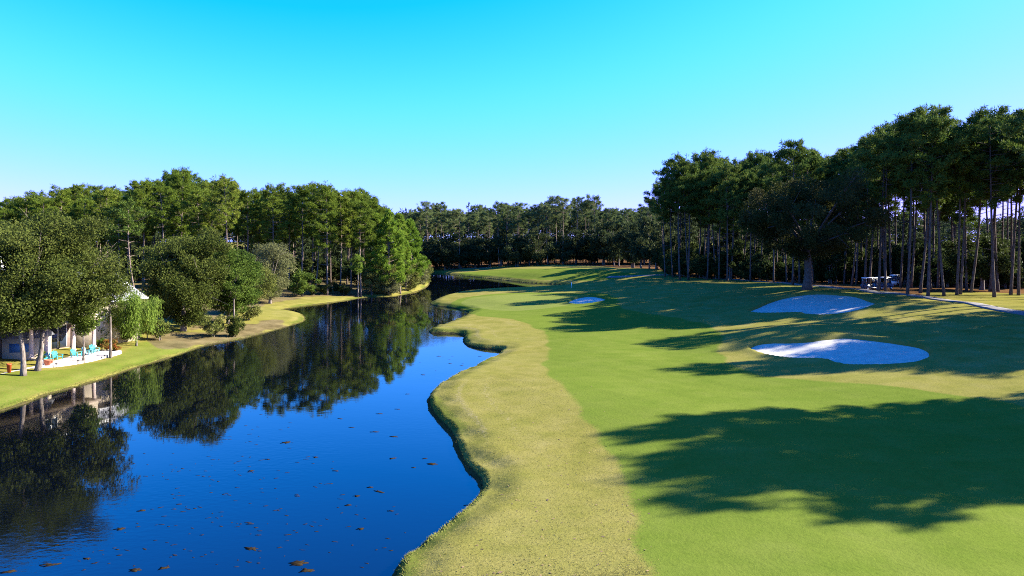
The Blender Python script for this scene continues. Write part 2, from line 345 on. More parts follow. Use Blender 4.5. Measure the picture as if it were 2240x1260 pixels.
GK = .80                                                  # all turf and soil reflect a little less than dry samples
def ground_material():
    m, t, b = mat_new('turf'); L = t.links.new; N = t.nodes.new
    b.inputs['Roughness'].default_value = 1.0; b.inputs['Specular IOR Level'].default_value = 0
    g = N('ShaderNodeNewGeometry')
    def noise(sc, det=6, stretch=None):
        n = N('ShaderNodeTexNoise'); n.inputs['Scale'].default_value = sc; n.inputs['Detail'].default_value = det; n.inputs['Roughness'].default_value = .62
        if stretch:
            mp = N('ShaderNodeMapping'); mp.inputs['Scale'].default_value = stretch[0]; mp.inputs['Rotation'].default_value = (0, 0, stretch[1])
            L(g.outputs['Position'], mp.inputs[0]); L(mp.outputs[0], n.inputs['Vector'])
        else: L(g.outputs['Position'], n.inputs['Vector'])
        return n.outputs['Fac']
    def ramp(f, stops, kk=1.0):
        r = N('ShaderNodeValToRGB'); e = r.color_ramp.elements
        for i, (p, c) in enumerate(stops):
            el = e[0] if i == 0 else (e[-1] if i == len(stops) - 1 else e.new(p))
            el.position = p; el.color = tuple(x * kk * GK for x in c) + (1,)
        L(f, r.inputs[0]); return r.outputs[0]
    def mix(f, a, c, mode='MIX'):
        x = N('ShaderNodeMix'); x.data_type = 'RGBA'; x.blend_type = mode
        if isinstance(f, float): x.inputs[0].default_value = f
        else: L(f, x.inputs[0])
        L(a, x.inputs[6]); L(c, x.inputs[7]); return x.outputs[2]
    def attr(n):
        a = N('ShaderNodeAttribute'); a.attribute_name = n; return a.outputs['Fac']
    def math_(op, a, c=None, d=None):
        x = N('ShaderNodeMath'); x.operation = op
        for i, v in enumerate((a, c, d)):
            if v is None: continue
            if isinstance(v, (int, float)): x.inputs[i].default_value = v
            else: L(v, x.inputs[i])
        return x.outputs[0]
    big = noise(.06, 5); mid = noise(.45, 7); fine = noise(5.5, 8); speck = noise(16, 4)
    streak = noise(.5, 6, ((.25, 1.4, 1), rad(-18)))
    rough = ramp(mid, [(.30, (.240, .235, .042)), (.47, (.330, .294, .064)), (.60, (.385, .330, .088)), (.78, (.47, .395, .135))], .60)
    rough = mix(math_('MULTIPLY', math_('SUBTRACT', big, .38), 2.6), rough, ramp(streak, [(.3, (.255, .262, .046)), (.7, (.395, .348, .095))], .60))
    fair = ramp(mid, [(.25, (.134, .220, .024)), (.5, (.168, .252, .029)), (.75, (.206, .276, .036))], .62)
    fair = mix(.45, fair, ramp(streak, [(.3, (.142, .228, .024)), (.7, (.208, .280, .036))], .62))
    sx = N('ShaderNodeSeparateXYZ'); L(g.outputs['Position'], sx.inputs[0])
    band = math_('SINE', math_('ADD', math_('MULTIPLY_ADD', sx.outputs[0], 1.15, math_('MULTIPLY', sx.outputs[1], .62)), math_('MULTIPLY', mid, 1.6)))
    fair = mix(math_('MULTIPLY_ADD', band, .10, .10), fair, ramp(mid, [(.3, (.115, .205, .020)), (.7, (.150, .235, .026))], .62))
    fair = mix(math_('MULTIPLY', math_('SUBTRACT', big, .42), 2.2), fair, ramp(streak, [(.3, (.120, .212, .022)), (.7, (.165, .245, .028))], .62))
    green = ramp(mid, [(.3, (.250, .290, .060)), (.7, (.285, .310, .075))], .62)
    straw = ramp(fine, [(.3, (.085, .040, .026)), (.55, (.22, .078, .050)), (.75, (.31, .145, .090))], .6)
    lit2 = ramp(mid, [(.35, (.11, .075, .045)), (.65, (.24, .180, .095))], .75)
    wet = ramp(fine, [(.3, (.105, .155, .020)), (.7, (.180, .215, .035))], .60)
    # frayed edges between the turfs
    def edge(a, amt=.6):
        amt = amt * 1.1; x = math_('MULTIPLY_ADD', math_('SUBTRACT', fine, .5), amt, a)
        return ramp(x, [(.38, (0, 0, 0)), (.62, (1, 1, 1))])
    c = mix(edge(attr('bankgreen'), .8), rough, wet)
    c = mix(edge(math_('MULTIPLY', attr('track'), .5), 1.0), c, ramp(fine, [(.3, (.35, .29, .12)), (.7, (.46, .38, .18))], .62))
    c = mix(edge(attr('green_ness'), .5), c, fair)
    c = mix(edge(attr('putting'), .2), c, green)
    c = mix(edge(attr('worn'), .9), c, lit2)
    c = mix(edge(attr('litter'), .9), c, straw)
    soil = ramp(fine, [(.3, (.02, .016, .010)), (.7, (.055, .042, .025))])
    c = mix(edge(attr('soil'), .5), c, soil)
    # blades, specks, bare crumbs
    c = mix(.28, c, ramp(speck, [(.28, (.45, .45, .45)), (.5, (.95, .95, .95)), (.75, (1.15, 1.15, 1.1))]), 'MULTIPLY')
    c = mix(.38, c, ramp(fine, [(.30, (.62, .62, .60)), (.52, (1, 1, 1)), (.8, (1.12, 1.1, 1.05))]), 'MULTIPLY')
    L(c, b.inputs['Base Color'])
    bp = N('ShaderNodeBump'); bp.inputs['Strength'].default_value = .40; bp.inputs['Distance'].default_value = .09
    hsum = math_('ADD', math_('MULTIPLY', fine, .7), math_('MULTIPLY', speck, .35))
    L(hsum, bp.inputs['Height']); L(bp.outputs[0], b.inputs['Normal'])
    return m
M['ground'] = ground_material()
soil = sst(.26, .0, dl)
V_all = np.stack([gx, gy, gz], 1)
# smooth normals across the split sheets
nx = -np.gradient(gz.reshape(GX.shape), XS, axis=1).ravel(); ny = -np.gradient(gz.reshape(GX.shape), YS, axis=0).ravel()
NRM = np.stack([nx, ny, np.ones_like(nx)], 1); NRM /= np.linalg.norm(NRM, axis=1)[:, None]
names = ['rough_grass_ground', 'pine_straw_ground', 'house_lawn', 'fairway', 'putting_green']
for k, nm in enumerate(names):
    q = quads[kind == k]; u_, inv = np.unique(q, return_inverse=True)
    me = mesh_np(nm, V_all[u_], inv.reshape(-1, 4), M['ground'], smooth=True)
    for an, arr in (('green_ness', green_ness), ('putting', m_green), ('litter', litter), ('worn', m_wornL), ('bankgreen', bankgreen), ('soil', soil), ('track', track)):
        a = me.attributes.new(an, 'FLOAT', 'POINT'); a.data.foreach_set('value', arr[u_].astype(np.float32))
    me.normals_split_custom_set_from_vertices(NRM[u_].tolist())
    fix(link(nm, me), kind='structure')

# ------------------------------------------------------------------ lagoon water
def water_material():
    m, t, b = mat_new('lagoon_water'); L = t.links.new; N = t.nodes.new
    b.inputs['Base Color'].default_value = (.0006, .0013, .0030, 1); b.inputs['Roughness'].default_value = .015; b.inputs['IOR'].default_value = 1.55
    b.inputs['Specular IOR Level'].default_value = .5
    g = N('ShaderNodeNewGeometry')
    def noise(sc, det, st):
        mp = N('ShaderNodeMapping'); mp.inputs['Scale'].default_value = st; L(g.outputs['Position'], mp.inputs[0])
        n = N('ShaderNodeTexNoise'); n.inputs['Scale'].default_value = sc; n.inputs['Detail'].default_value = det; L(mp.outputs[0], n.inputs['Vector']); return n.outputs['Fac']
    fine = noise(2.2, 3, (1, 1.6, 1)); swell = noise(.35, 2, (1, 1.4, 1)); patch = noise(.045, 3, (1, .7, 1))
    r = N('ShaderNodeValToRGB'); r.color_ramp.elements[0].position = .46; r.color_ramp.elements[1].position = .64
    r.color_ramp.elements[0].color = (.10, .10, .10, 1); r.color_ramp.elements[1].color = (1, 1, 1, 1); L(patch, r.inputs[0])
    b1 = N('ShaderNodeBump'); b1.inputs['Distance'].default_value = .010; L(r.outputs[0], b1.inputs['Strength']); L(fine, b1.inputs['Height'])
    b2 = N('ShaderNodeBump'); b2.inputs['Strength'].default_value = .10; b2.inputs['Distance'].default_value = .03; L(swell, b2.inputs['Height'])
    L(b1.outputs[0], b2.inputs['Normal']); L(b2.outputs[0], b.inputs['Normal'])
    return m
M['water'] = water_material()
wx = np.linspace(-75, 60, 28); wy = np.linspace(-60, 300, 73); WX, WY = np.meshgrid(wx, wy); ii = np.arange(WX.size).reshape(WX.shape)
wq = np.stack([ii[:-1, :-1], ii[:-1, 1:], ii[1:, 1:], ii[1:, :-1]], -1).reshape(-1, 4)
fix(link('lagoon_water', mesh_np('lagoon_water', np.stack([WX.ravel(), WY.ravel(), 0 * WX.ravel()], 1), wq, M['water'], True)), kind='structure')

# ------------------------------------------------------------------ sand bunkers and cart path
def sand_material():
    m, t, b = mat_new('bunker_sand'); L = t.links.new; N = t.nodes.new
    b.inputs['Roughness'].default_value = .95; b.inputs['Specular IOR Level'].default_value = .05
    g = N('ShaderNodeNewGeometry'); n = N('ShaderNodeTexNoise'); n.inputs['Scale'].default_value = 1.2; n.inputs['Detail'].default_value = 7; L(g.outputs['Position'], n.inputs['Vector'])
    r = N('ShaderNodeValToRGB'); r.color_ramp.elements[0].position = .3; r.color_ramp.elements[0].color = (.29, .27, .22, 1)
    r.color_ramp.elements[1].position = .7; r.color_ramp.elements[1].color = (.37, .345, .28, 1); L(n.outputs['Fac'], r.inputs[0]); L(r.outputs[0], b.inputs['Base Color'])
    mp = N('ShaderNodeMapping'); mp.inputs['Scale'].default_value = (1, 5, 1); mp.inputs['Rotation'].default_value = (0, 0, rad(25)); L(g.outputs['Position'], mp.inputs[0])
    w = N('ShaderNodeTexNoise'); w.inputs['Scale'].default_value = 1.6; w.inputs['Detail'].default_value = 4; L(mp.outputs[0], w.inputs['Vector'])
    bp = N('ShaderNodeBump'); bp.inputs['Strength'].default_value = .3; bp.inputs['Distance'].default_value = .06; L(w.outputs['Fac'], bp.inputs['Height']); L(bp.outputs[0], b.inputs['Normal'])
    return m
M['sand'] = sand_material()
for poly, rim in BUNK:
    c = rim.mean(0); n = len(rim); rings = [1.05, 1.0, .95, .88, .78, .65, .5, .33, .16]
    V = []
    for f in rings:
        p = c + (rim - c) * f; p = p.copy()
        dep = .16 + .34 * (1 - min(f, 1) ** 2)
        p[:, 2] = (c[2] + (rim[:, 2] - c[2]) * f) - dep * (.55 + .45 * min(1, (rim[:, 0].max() - rim[:, 0].min()) / 14))
        p[:, 2] += .04 * wob(p[:, 0] * .8, p[:, 1] * .8) * (1 - f ** 4 if f < 1 else 0)
        V.append(p)
    V.append(np.array([[c[0], c[1], V[-1][:, 2].mean()]]))
    q = [(i * n + j, i * n + (j + 1) % n, (i + 1) * n + (j + 1) % n, (i + 1) * n + j) for i in range(len(rings) - 1) for j in range(n)]
    k = len(rings) * n; t = [(k - n + j, k - n + (j + 1) % n, k) for j in range(n)]
    fix(link('sand_bunker', mesh_np('sand_bunker', np.vstack(V), [np.array(q), np.array(t)], M['sand'], True)), kind='structure')

M['concrete'] = simple('path_concrete', (.10, .092, .086), .9, .15, .8, .3)
def strip(name, pts, width, mat, lift=.03, thick=.12):
    c = catmull(np.asarray(pts, float)[:, :2], 10, False); T = np.gradient(c, axis=0); T /= np.linalg.norm(T, axis=1)[:, None]
    Nn = np.stack([-T[:, 1], T[:, 0]], 1); offs = np.linspace(-.5, .5, 5) * width
    V = []
    for o in offs:
        p = c + Nn * o; V.append(np.column_stack([p, H(p[:, 0], p[:, 1]) + lift]))
    for o in (offs[0], offs[-1]):
        p = c + Nn * o; V.append(np.column_stack([p, H(p[:, 0], p[:, 1]) - thick]))
    V = np.stack(V, 1); m = len(c); w = 7; V = V.reshape(-1, 3); q = []
    for i in range(m - 1):
        for a, b_ in ((0, 1), (1, 2), (2, 3), (3, 4), (5, 0), (4, 6)): q.append((i * w + a, i * w + b_, (i + 1) * w + b_, (i + 1) * w + a))
    return fix(link(name, mesh_np(name, V, np.array(q), mat)), kind='structure')
strip('cart_path', path_pts, 1.8, M['concrete'], .10)
strip('cart_path', [P(u, v) for u, v in ((975, 589), (1000, 588), (1040, 587), (1075, 586))], 2.6, M['concrete'], .06)

# ------------------------------------------------------------------ vegetation builders
def unit(rng, n):
    a = rng.normal(size=(n, 3)); return a / np.linalg.norm(a, axis=1)[:, None]

def leaf_cloud(rng, C, R, n, L, W, up=.35, out=.6, sq=.7, tri=False, shell=.45, droop=0.0):
    """n leaves in each clump (centre C, radius R); returns verts, faces, tint"""
    k = len(C); C = np.repeat(C, n, 0); Rr = np.repeat(R, n)
    d = unit(rng, k * n); rr = (shell + (1 - shell) * rng.random(k * n)) * Rr
    off = d * rr[:, None]; off[:, 2] *= sq
    p = C + off
    if droop: p[:, 2] -= droop * rng.random(k * n) ** 1.3 * np.repeat(.6 + .6 * rng.random(k), n)
    dr = d * out + unit(rng, k * n) * .8 + np.array([0, 0, up]) - np.array([0, 0, 1.0]) * (droop > 0) * 1.6
    dr /= np.linalg.norm(dr, axis=1)[:, None]
    sd = np.cross(dr, unit(rng, k * n)); sd /= np.linalg.norm(sd, axis=1)[:, None] + 1e-9
    l = (L * (.6 + .8 * rng.random(k * n)))[:, None]; w = (W * (.6 + .8 * rng.random(k * n)))[:, None]
    ct = np.repeat(rng.random(k), n); tint = np.clip(.55 * ct + .45 * rng.random(k * n), 0, 1)
    m = k * n; b = np.arange(m)
    if tri:
        V = np.stack([p - sd * w / 2, p + sd * w / 2, p + dr * l], 1).reshape(-1, 3)
        return V, np.stack([b * 3, b * 3 + 1, b * 3 + 2], 1), tint
    V = np.stack([p - dr * l / 2, p + sd * w / 2, p + dr * l / 2, p - sd * w / 2], 1).reshape(-1, 3)
    return V, np.stack([b * 4, b * 4 + 1, b * 4 + 2, b * 4 + 3], 1), tint

M['pine_bark_dark'] = bark_mat('shaded_pine_bark', (.045, .032, .026), (.125, .095, .078))  # darker copy of pine_bark, shade of the wood put into the colour
def pine_meshes(seed, Hn=26.0, base=.58, R=3.8, nb=34, tufts=56, young=False, mat='needles', bare=5, fork=False, quality=1.0, bark='pine_bark'):
    rng = np.random.default_rng(seed); rn = random.Random(seed)
    lean = rng.normal(size=2) * (.35 if not young else .2); bend = rng.normal(size=2) * .35
    def ax(z):
        t = z / Hn; return np.array([lean[0] * t + bend[0] * math.sin(t * 3.1), lean[1] * t + bend[1] * math.sin(t * 2.6), z])
    mb = MB(); r0 = .10 + .0038 * Hn
    zs = np.linspace(-.4, Hn * .97, 12)
    mb.tube([ax(z) for z in zs], [r0 * (1 + .3 * math.exp(-max(z, 0) * 2.0)) * (1 - .72 * max(z, 0) / Hn) for z in zs], 8)
    cen = []; rad_ = []
    ch = Hn * (1 - base)
    if not young:
        lop = rng.normal(size=2) * .22
        # a few broad lobes give each crown its own uneven outline
        lob = [(rng.random() * 6.28, .15 + .8 * rng.random(), .75 + .5 * rng.random()) for _ in range(6)]
        for i in range(nb):
            t = (i + rng.random()) / nb; t = t ** .85
            prof = math.sqrt(max(.02, 1 - ((t - .42) / .62) ** 2)) if t > .42 else (.42 + .58 * t / .42)
            a = i * 2.4 + rng.normal() * .5
            lf = 1.0
            for la, lt, lr in lob:
                lf += (lr - 1) * math.exp(-((math.cos(a - la) - 1) ** 2) * 3 - ((t - lt) / .25) ** 2)
            r = R * prof * (.62 + .5 * rng.random()) * lf
            z0 = Hn * base + ch * t * .92; z1 = z0 + r * (.10 + .35 * t) + rng.normal() * .3
            A = ax(z0); B = ax(z0) + np.array([math.cos(a) * r + lop[0] * r, math.sin(a) * r + lop[1] * r, z1 - z0])
            mid = (A + B) / 2 + np.array([0, 0, -.12 * r])
            br = r0 * (.30 - .18 * t)
            mb.tube([A, mid, B], [br, br * .65, br * .25], 4, False)
            dirv = (B - A) / (np.linalg.norm(B - A) + 1e-6); lat = np.cross(dirv, [0, 0, 1.0]); lat /= np.linalg.norm(lat) + 1e-6
            nt_ = int(6 + 3.2 * r)
            for j in range(nt_):
                f = .38 + .66 * math.sqrt(rng.random()); wdt = .22 + .34 * r * (1.15 - f)
                pt = A * (1 - f) + B * f + lat * rng.normal() * wdt + np.array([0, 0, -.12 * r * 4 * f * (1 - f) * .5 + .16 + abs(rng.normal()) * .30])
                cen.append(pt); rad_.append(.30 + .30 * rng.random())
                if j % 3 == 0: mb.tube([A * (1 - f * .8) + B * f * .8, pt], [br * .3, .012], 3, False)
        for i in range(3):
            pt = ax(Hn * (.985 - .03 * i)) + np.append(rng.normal(size=2) * .5, 0); cen.append(pt); rad_.append(.55)
            for q in range(5): cen.append(pt + rng.normal(size=3) * np.array([.7, .7, .45])); rad_.append(.45)
        for i in range(bare):                                        # dead stubs below the crown
            z = Hn * (base - .03 - .2 * rng.random()); a = rng.random() * 6.28; r = .6 + 1.4 * rng.random()
            mb.tube([ax(z), ax(z) + np.array([math.cos(a) * r, math.sin(a) * r, .1 + .3 * rng.random()])], [.06, .02], 4, False)
    else:
        for i in range(nb):
            t = (i + rng.random()) / nb
            r = R * ((1 - t) ** .75 * (.7 + .45 * rng.random())) + .25
            if t < .15: r *= .7 + 2 * t
            z0 = Hn * base + ch * t; a = i * 2.4 + rng.normal() * .4
            A = ax(z0); B = A + np.array([math.cos(a) * r, math.sin(a) * r, r * .28])
            mb.tube([A, (A + B) / 2, B], [.07, .05, .02], 4, False)
            lat = np.array([-math.sin(a), math.cos(a), 0])
            for j in range(int(4 + 3 * r)):
                f = .3 + .72 * math.sqrt(rng.random())
                cen.append(A * (1 - f) + B * f + lat * rng.normal() * .32 * r * (1.2 - f) + np.array([0, 0, rng.normal() * .16])); rad_.append(.32 + .28 * rng.random())
        cen.append(ax(Hn)); rad_.append(.4)
    C = np.array(cen); Rr = np.array(rad_)
    V, F, T = leaf_cloud(rng, C, Rr, int(tufts * .42), .42, .13, up=.35, out=.9, sq=.85, tri=True, shell=.1)
    return mb.mesh('pine_trunk', M[bark], True), mesh_np('pine_crown', V, F, M[mat], False, T)

def broad_meshes(seed, Hn, crown, nclump, nleaf, L, W, mat, trunk_r=.3, bark='oak_bark', fork=.35, cr=(1.0, 1.6), zmin=1.0, stems=1, lean=(0, 0), droop=0.0, limbs=9, shell=.45, hollow=.55, sq=.75, lobes=7, up=.35):
    """crown = (cx, cy, cz, rx, ry, rz)"""
    rng = np.random.default_rng(seed); cx, cy, cz, rx, ry, rz = crown
    ld = unit(rng, lobes); ld[:, 2] = np.abs(ld[:, 2]) * .8; lr = .10 + .28 * rng.random(lobes)
    cen = []; rr = []
    while len(cen) < nclump:
        d = unit(rng, 1)[0]; f = hollow + (1 - hollow) * rng.random() ** .6
        k = 1 + sum(lr[i] * math.exp(-((1 - d @ ld[i]) / .18) ** 2) for i in range(lobes)) - .14
        p = np.array([cx, cy, cz]) + d * np.array([rx, ry, rz]) * f * k
        if p[2] < zmin: continue
        cen.append(p); rr.append((cr[0] + (cr[1] - cr[0]) * rng.random()) * (.8 + .2 * f))
    C = np.array(cen); R = np.array(rr)
    mb = MB(); fz = Hn * fork
    tips = C[rng.permutation(len(C))[:limbs * stems]]
    for s in range(stems):
        b0 = np.array([0, 0, 0.]) if stems == 1 else np.append(rng.normal(size=2) * .3 * rx * .4, 0)
        top = np.array([lean[0], lean[1], fz]) + b0
        zs = np.linspace(0, 1, 6)
        pts = [b0 + (top - b0) * z + np.array([.12 * math.sin(z * 4 + s), .1 * math.sin(z * 3 + 1 + s), 0]) * trunk_r * 3 for z in zs]; pts[0] = pts[0] - np.array([0, 0, .3])
        mb.tube(pts, [trunk_r * (1 + .45 * math.exp(-z * 7)) * (1 - .25 * z) for z in zs], 9)
        for tp in tips[s * limbs:(s + 1) * limbs]:
            m1 = top * .55 + tp * .45 + np.array([0, 0, .10 * abs(tp[0] - top[0])]); r1 = trunk_r * (.35 + .2 * rng.random())
            mb.tube([pts[-2] * .4 + top * .6, top * .8 + m1 * .2, m1, tp * .75 + m1 * .25 + rng.normal(size=3) * .15, tp], [r1, r1 * .85, r1 * .55, r1 * .3, r1 * .12], 5, False)
            for _ in range(3):
                q = tp + rng.normal(size=3) * R.mean() * .9
                mb.tube([m1 * .4 + tp * .6, q], [r1 * .22, r1 * .06], 4, False)
    V, F, T = leaf_cloud(rng, C, R, nleaf, L, W, up=up, out=.5, sq=sq, shell=shell, droop=droop)
    if droop:
        k = V[:, 2] < .35; V[k, 2] = .35 + rng.random(k.sum()) * .3
    return mb.mesh('trunk_mesh', M[bark], True), mesh_np('crown_mesh', V, F, M[mat], False, T)

def plant(name, meshes, label, cat, loc, rz=0.0, sc=1.0, group=None, parts=('trunk', 'crown')):
    s = sc if isinstance(sc, tuple) else (sc, sc, sc)
    o = thing(name, label, cat, loc, rz, group, s)
    for nm, me in zip(parts, meshes):
        link(nm, me, None, o)
    return o

def Z(u, v, d): return CAM_H - (v - HORIZ) * d / FPX        # height seen at row v when d metres away
def XU(u, d): return (u - 1120) * d / FPX
ORD = ['first', 'second', 'third', 'fourth', 'fifth', 'sixth', 'seventh', 'eighth', 'ninth', 'tenth', 'eleventh', 'twelfth', 'thirteenth', 'fourteenth', 'fifteenth', 'sixteenth', 'seventeenth', 'eighteenth', 'nineteenth', 'twentieth',
       'twenty-first', 'twenty-second', 'twenty-third', 'twenty-fourth', 'twenty-fifth', 'twenty-sixth', 'twenty-seventh', 'twenty-eighth', 'twenty-ninth', 'thirtieth', 'thirty-first', 'thirty-second', 'thirty-third', 'thirty-fourth', 'thirty-fifth']

NH = 26.0
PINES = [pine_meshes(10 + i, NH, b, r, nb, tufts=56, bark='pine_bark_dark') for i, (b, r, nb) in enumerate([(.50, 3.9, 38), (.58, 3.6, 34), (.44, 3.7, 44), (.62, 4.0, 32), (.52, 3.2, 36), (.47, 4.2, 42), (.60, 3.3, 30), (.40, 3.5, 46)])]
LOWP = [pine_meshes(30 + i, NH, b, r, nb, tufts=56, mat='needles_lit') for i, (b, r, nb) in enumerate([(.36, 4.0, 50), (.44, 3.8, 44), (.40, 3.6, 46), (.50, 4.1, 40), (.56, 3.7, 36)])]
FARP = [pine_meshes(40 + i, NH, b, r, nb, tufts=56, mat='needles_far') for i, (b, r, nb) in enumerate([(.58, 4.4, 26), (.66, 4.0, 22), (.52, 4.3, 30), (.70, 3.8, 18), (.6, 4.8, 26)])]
YOUNG = [pine_meshes(60 + i, 17.0, b, r, nb, tufts=62, young=True, mat='needles_young') for i, (b, r, nb) in enumerate([(.16, 4.0, 64), (.22, 3.4, 56), (.12, 4.2, 70)])]
RN = random.Random(5)

def interp(tab, u):
    return float(np.interp(u, [p[0] for p in tab], [p[1] for p in tab]))

def put_pine(x, y, Hh, bank, k, label, group, rz=None, name='pine_tree', z=None, wide=1.0):
    z = G(x, y) if z is None else z
    me = bank[k % len(bank)]; nom = 17.0 if bank is YOUNG else NH
    s = Hh / nom
    return plant(name, me, label, 'pine tree', (x, y, z), RN.random() * 6.28 if rz is None else rz, (s ** .6 * wide, s ** .6 * wide, s), group)

# ------------------------------------------------------------------ the wood across the lagoon
topL = [(-300, 440), (-100, 440), (0, 440), (40, 420), (80, 420), (130, 413), (170, 406), (205, 412), (240, 406), (270, 412), (310, 400), (340, 386), (370, 380), (395, 368), (430, 382), (460, 398), (495, 392), (540, 412), (570, 413), (600, 404), (650, 402),
        (700, 404), (740, 400), (780, 412), (805, 420), (830, 445), (855, 475), (880, 492)]
# sunlit front row, each one told apart along the edge
front = [(-40, 150), (10, 146), (52, 150), (95, 143), (140, 150), (182, 142), (232, 152), (262, 140), (312, 144), (352, 140), (398, 150), (432, 141), (463, 146), (493, 132), (537, 140), (566, 146), (598, 139), (632, 147), (660, 141), (690, 148), (716, 140), (744, 146), (768, 150), (790, 142), (815, 152)]
for i, (u, d) in enumerate(front):
    x = XU(u, d); z = G(x, d); vt = interp(topL, u) + (0, 26, 8, 34)[i % 4] * RN.uniform(.6, 1.1)
    if u == 493: vt = 391
    Hh = Z(u, vt, d) - z
    lab = f'sunlit front pine of the wood across the lagoon, {ORD[len(front) - 1 - i]} from the grey shrub point' if u != 493 else 'broad domed pine with a bare pale trunk before the wood across the lagoon'
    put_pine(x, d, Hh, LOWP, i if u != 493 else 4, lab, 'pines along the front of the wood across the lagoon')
DEEP = ['close behind', 'well behind', 'deep in the wood behind']
FL = [(XU(u, d), d) for u, d in front]
def near_front(x, d):
    k = min(range(len(FL)), key=lambda j: abs(FL[j][0] / FL[j][1] - x / d)); return ORD[len(FL) - 1 - k]
n = 0
for row, (dd, step) in enumerate(((160, 36), (176, 34), (194, 42))):
    u = -110 + row * 13
    while u < 850 - row * 12:
        uu = u + RN.uniform(-9, 9); d = dd + RN.uniform(-5, 5); x = XU(uu, d); z = G(x, d)
        vt = interp(topL, uu) + RN.uniform(-4, 34 - 4 * row)
        put_pine(x, d, Z(uu, vt, d) - z, LOWP if row == 0 else PINES, n * 3 + row, f'pine {DEEP[row]} the {near_front(x, d)} sunlit front pine counted from the shrub point', 'pines deep inside the wood across the lagoon')
        n += 1; u += step
# the leaning lone pine by the roof
d = 118; x = XU(297, d); z = G(x, d)
lean_t, lean_c = pine_meshes(91, 17.5, .66, 3.4, 16, tufts=44, bare=8)
o = plant('leaning_pine_tree', (lean_t, lean_c), 'leaning pine with a flat low crown and thin pale trunk above the house roof', 'pine tree', (x, d, z), 1.0, (1, 1, (Z(0, 452, d) - z) / 17.5))
o.rotation_euler = (0, rad(-5), 0)
# young dense pines on the shrub point
for i, (u, d, vt, k, lab) in enumerate(((822, 150, 470, 0, 'bushy bright green young pine, the inland one of the four on the shrub point'), (850, 146, 462, 2, 'tallest bushy young pine above the olive shrubs on the point'),
                                   (876, 150, 470, 1, 'bushy young pine leaning out behind the grey shrubs on the point'), (897, 158, 482, 0, 'bushy young pine at the outermost tip of the shrub point'))):
    x = XU(u, d); z = G(x, d); put_pine(x, d, Z(u, vt, d) - z, YOUNG, k, lab, 'bushy young pines on the shrub point', wide=1.05)

# ------------------------------------------------------------------ the shaded wood beyond the bunkers
topR = [(1420, 430), (1440, 392), (1480, 346), (1545, 326), (1600, 350), (1645, 329), (1700, 346), (1740, 342), (1780, 326), (1820, 340), (1860, 312), (1900, 287), (1925, 283), (1955, 266), (2020, 236), (2070, 266), (2110, 262), (2160, 236), (2220, 266), (2260, 262), (2400, 225), (2600, 190)]
frontR = [(1487, 612), (1505, 612), (1528, 606), (1541, 604), (1550, 605), (1566, 609), (1573, 606), (1600, 612), (1630, 606), (1638, 604), (1684, 612), (1737, 609), (1817, 620), (1863, 626), (1891, 631), (1922, 636), (1937, 637), (1985, 645), (2013, 641), (2030, 648), (2065, 647), (2093, 645), (2101, 644), (2124, 640), (2175, 650), (2211, 645), (2228, 646)]
RP = []
for i, (u, v) in enumerate(frontR):
    p = P(u, v); d = p[1]; vt = interp(topR, u) + (0, 30, 10, 46, 18)[i % 5] * RN.uniform(.6, 1.1)
    if u in (2030, 2175): vt = 237
    Hh = min(Z(u, vt, d) - p[2], 34)
    if u < 1760: lab = f'shaded pine on the straw edge, {ORD[11 - i]} from the dark bronze oak towards the far green'
    elif u == 2030: lab = 'tallest pine of the shaded wood, with a high rounded crown and thick straight trunk'
    elif u == 2175: lab = 'thick trunked pine under the second high rounded crown of the shaded wood'
    else: lab = f'shaded edge pine, {ORD[i - 12]} from the dark bronze oak towards the cart path end'
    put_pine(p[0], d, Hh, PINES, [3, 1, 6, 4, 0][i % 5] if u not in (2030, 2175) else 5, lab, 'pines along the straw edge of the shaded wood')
    RP.append((p[0], d))
def near_R(u):
    k = min(range(len(frontR)), key=lambda j: abs(frontR[j][0] - u))
    return f'{ORD[11 - k]} edge pine short of the bronze oak' if k < 12 else f'{ORD[k - 12]} edge pine past the bronze oak'
n = 0
for u0, u1, off0, cnt in ((1435, 2235, 7, 26), (1450, 2235, 17, 24), (1470, 2235, 30, 18)):
    for i in range(cnt):
        u = u0 + (u1 - u0) * (i + RN.random() * .8) / cnt
        d = np.interp(u, [1430, 1500, 1760, 1900, 2030, 2240], [165, 152, 128, 112, 100, 97]) + off0 + RN.uniform(-4, 5)
        x = XU(u, d); z = G(x, d); vt = interp(topR, u) + RN.uniform(2, 60)
        put_pine(x, d, Z(u, vt, d) - z, PINES, n * 5 + 1, f'dark pine {DEEP[off0 // 10 if off0 < 30 else 2]} the {near_R(u)}', 'pines inside the shaded wood'); n += 1
put_pine(51, 124, 26.0, PINES, 5, 'tall pine standing directly behind the dark bronze oak', 'pines inside the shaded wood')
put_pine(54.5, 125, 25.0, PINES, 2, 'pine beside the tall one directly behind the dark bronze oak', 'pines inside the shaded wood')
# pines just outside the frame that throw the long shadows over the fairway
def caster(u, v, Hh, k, off=1.6, wide=.9):
    p = P(u, v); sx, sy = math.sin(rad(SUN_AZ)), math.cos(rad(SUN_AZ)); L = Hh / math.tan(rad(SUN_EL))
    z = G(p[0] + sx * L, p[1] + sy * L); L = (Hh + z - p[2]) / math.tan(rad(SUN_EL)) + off; x, y = p[0] + sx * L, p[1] + sy * L
    put_pine(x, y, Hh, PINES, k, 'tall pine beside the near fairway throwing a long shadow across the grass', 'pines beside the near fairway', wide=wide)
for u, v, hh, k in ((1320, 962, 27, 0), (1500, 935, 25, 5), (1390, 1010, 27, 7), (1400, 1062, 25, 3), (1480, 1095, 24, 5), (1560, 1010, 25, 1), (1700, 1060, 24, 5), (1750, 975, 26, 2), (1850, 945, 25, 0), (1900, 1065, 23, 7), (2050, 955, 24, 2), (2050, 1040, 23, 0), (1640, 960, 26, 5), (2100, 1085, 23, 5)):
    caster(u, v, hh, k)
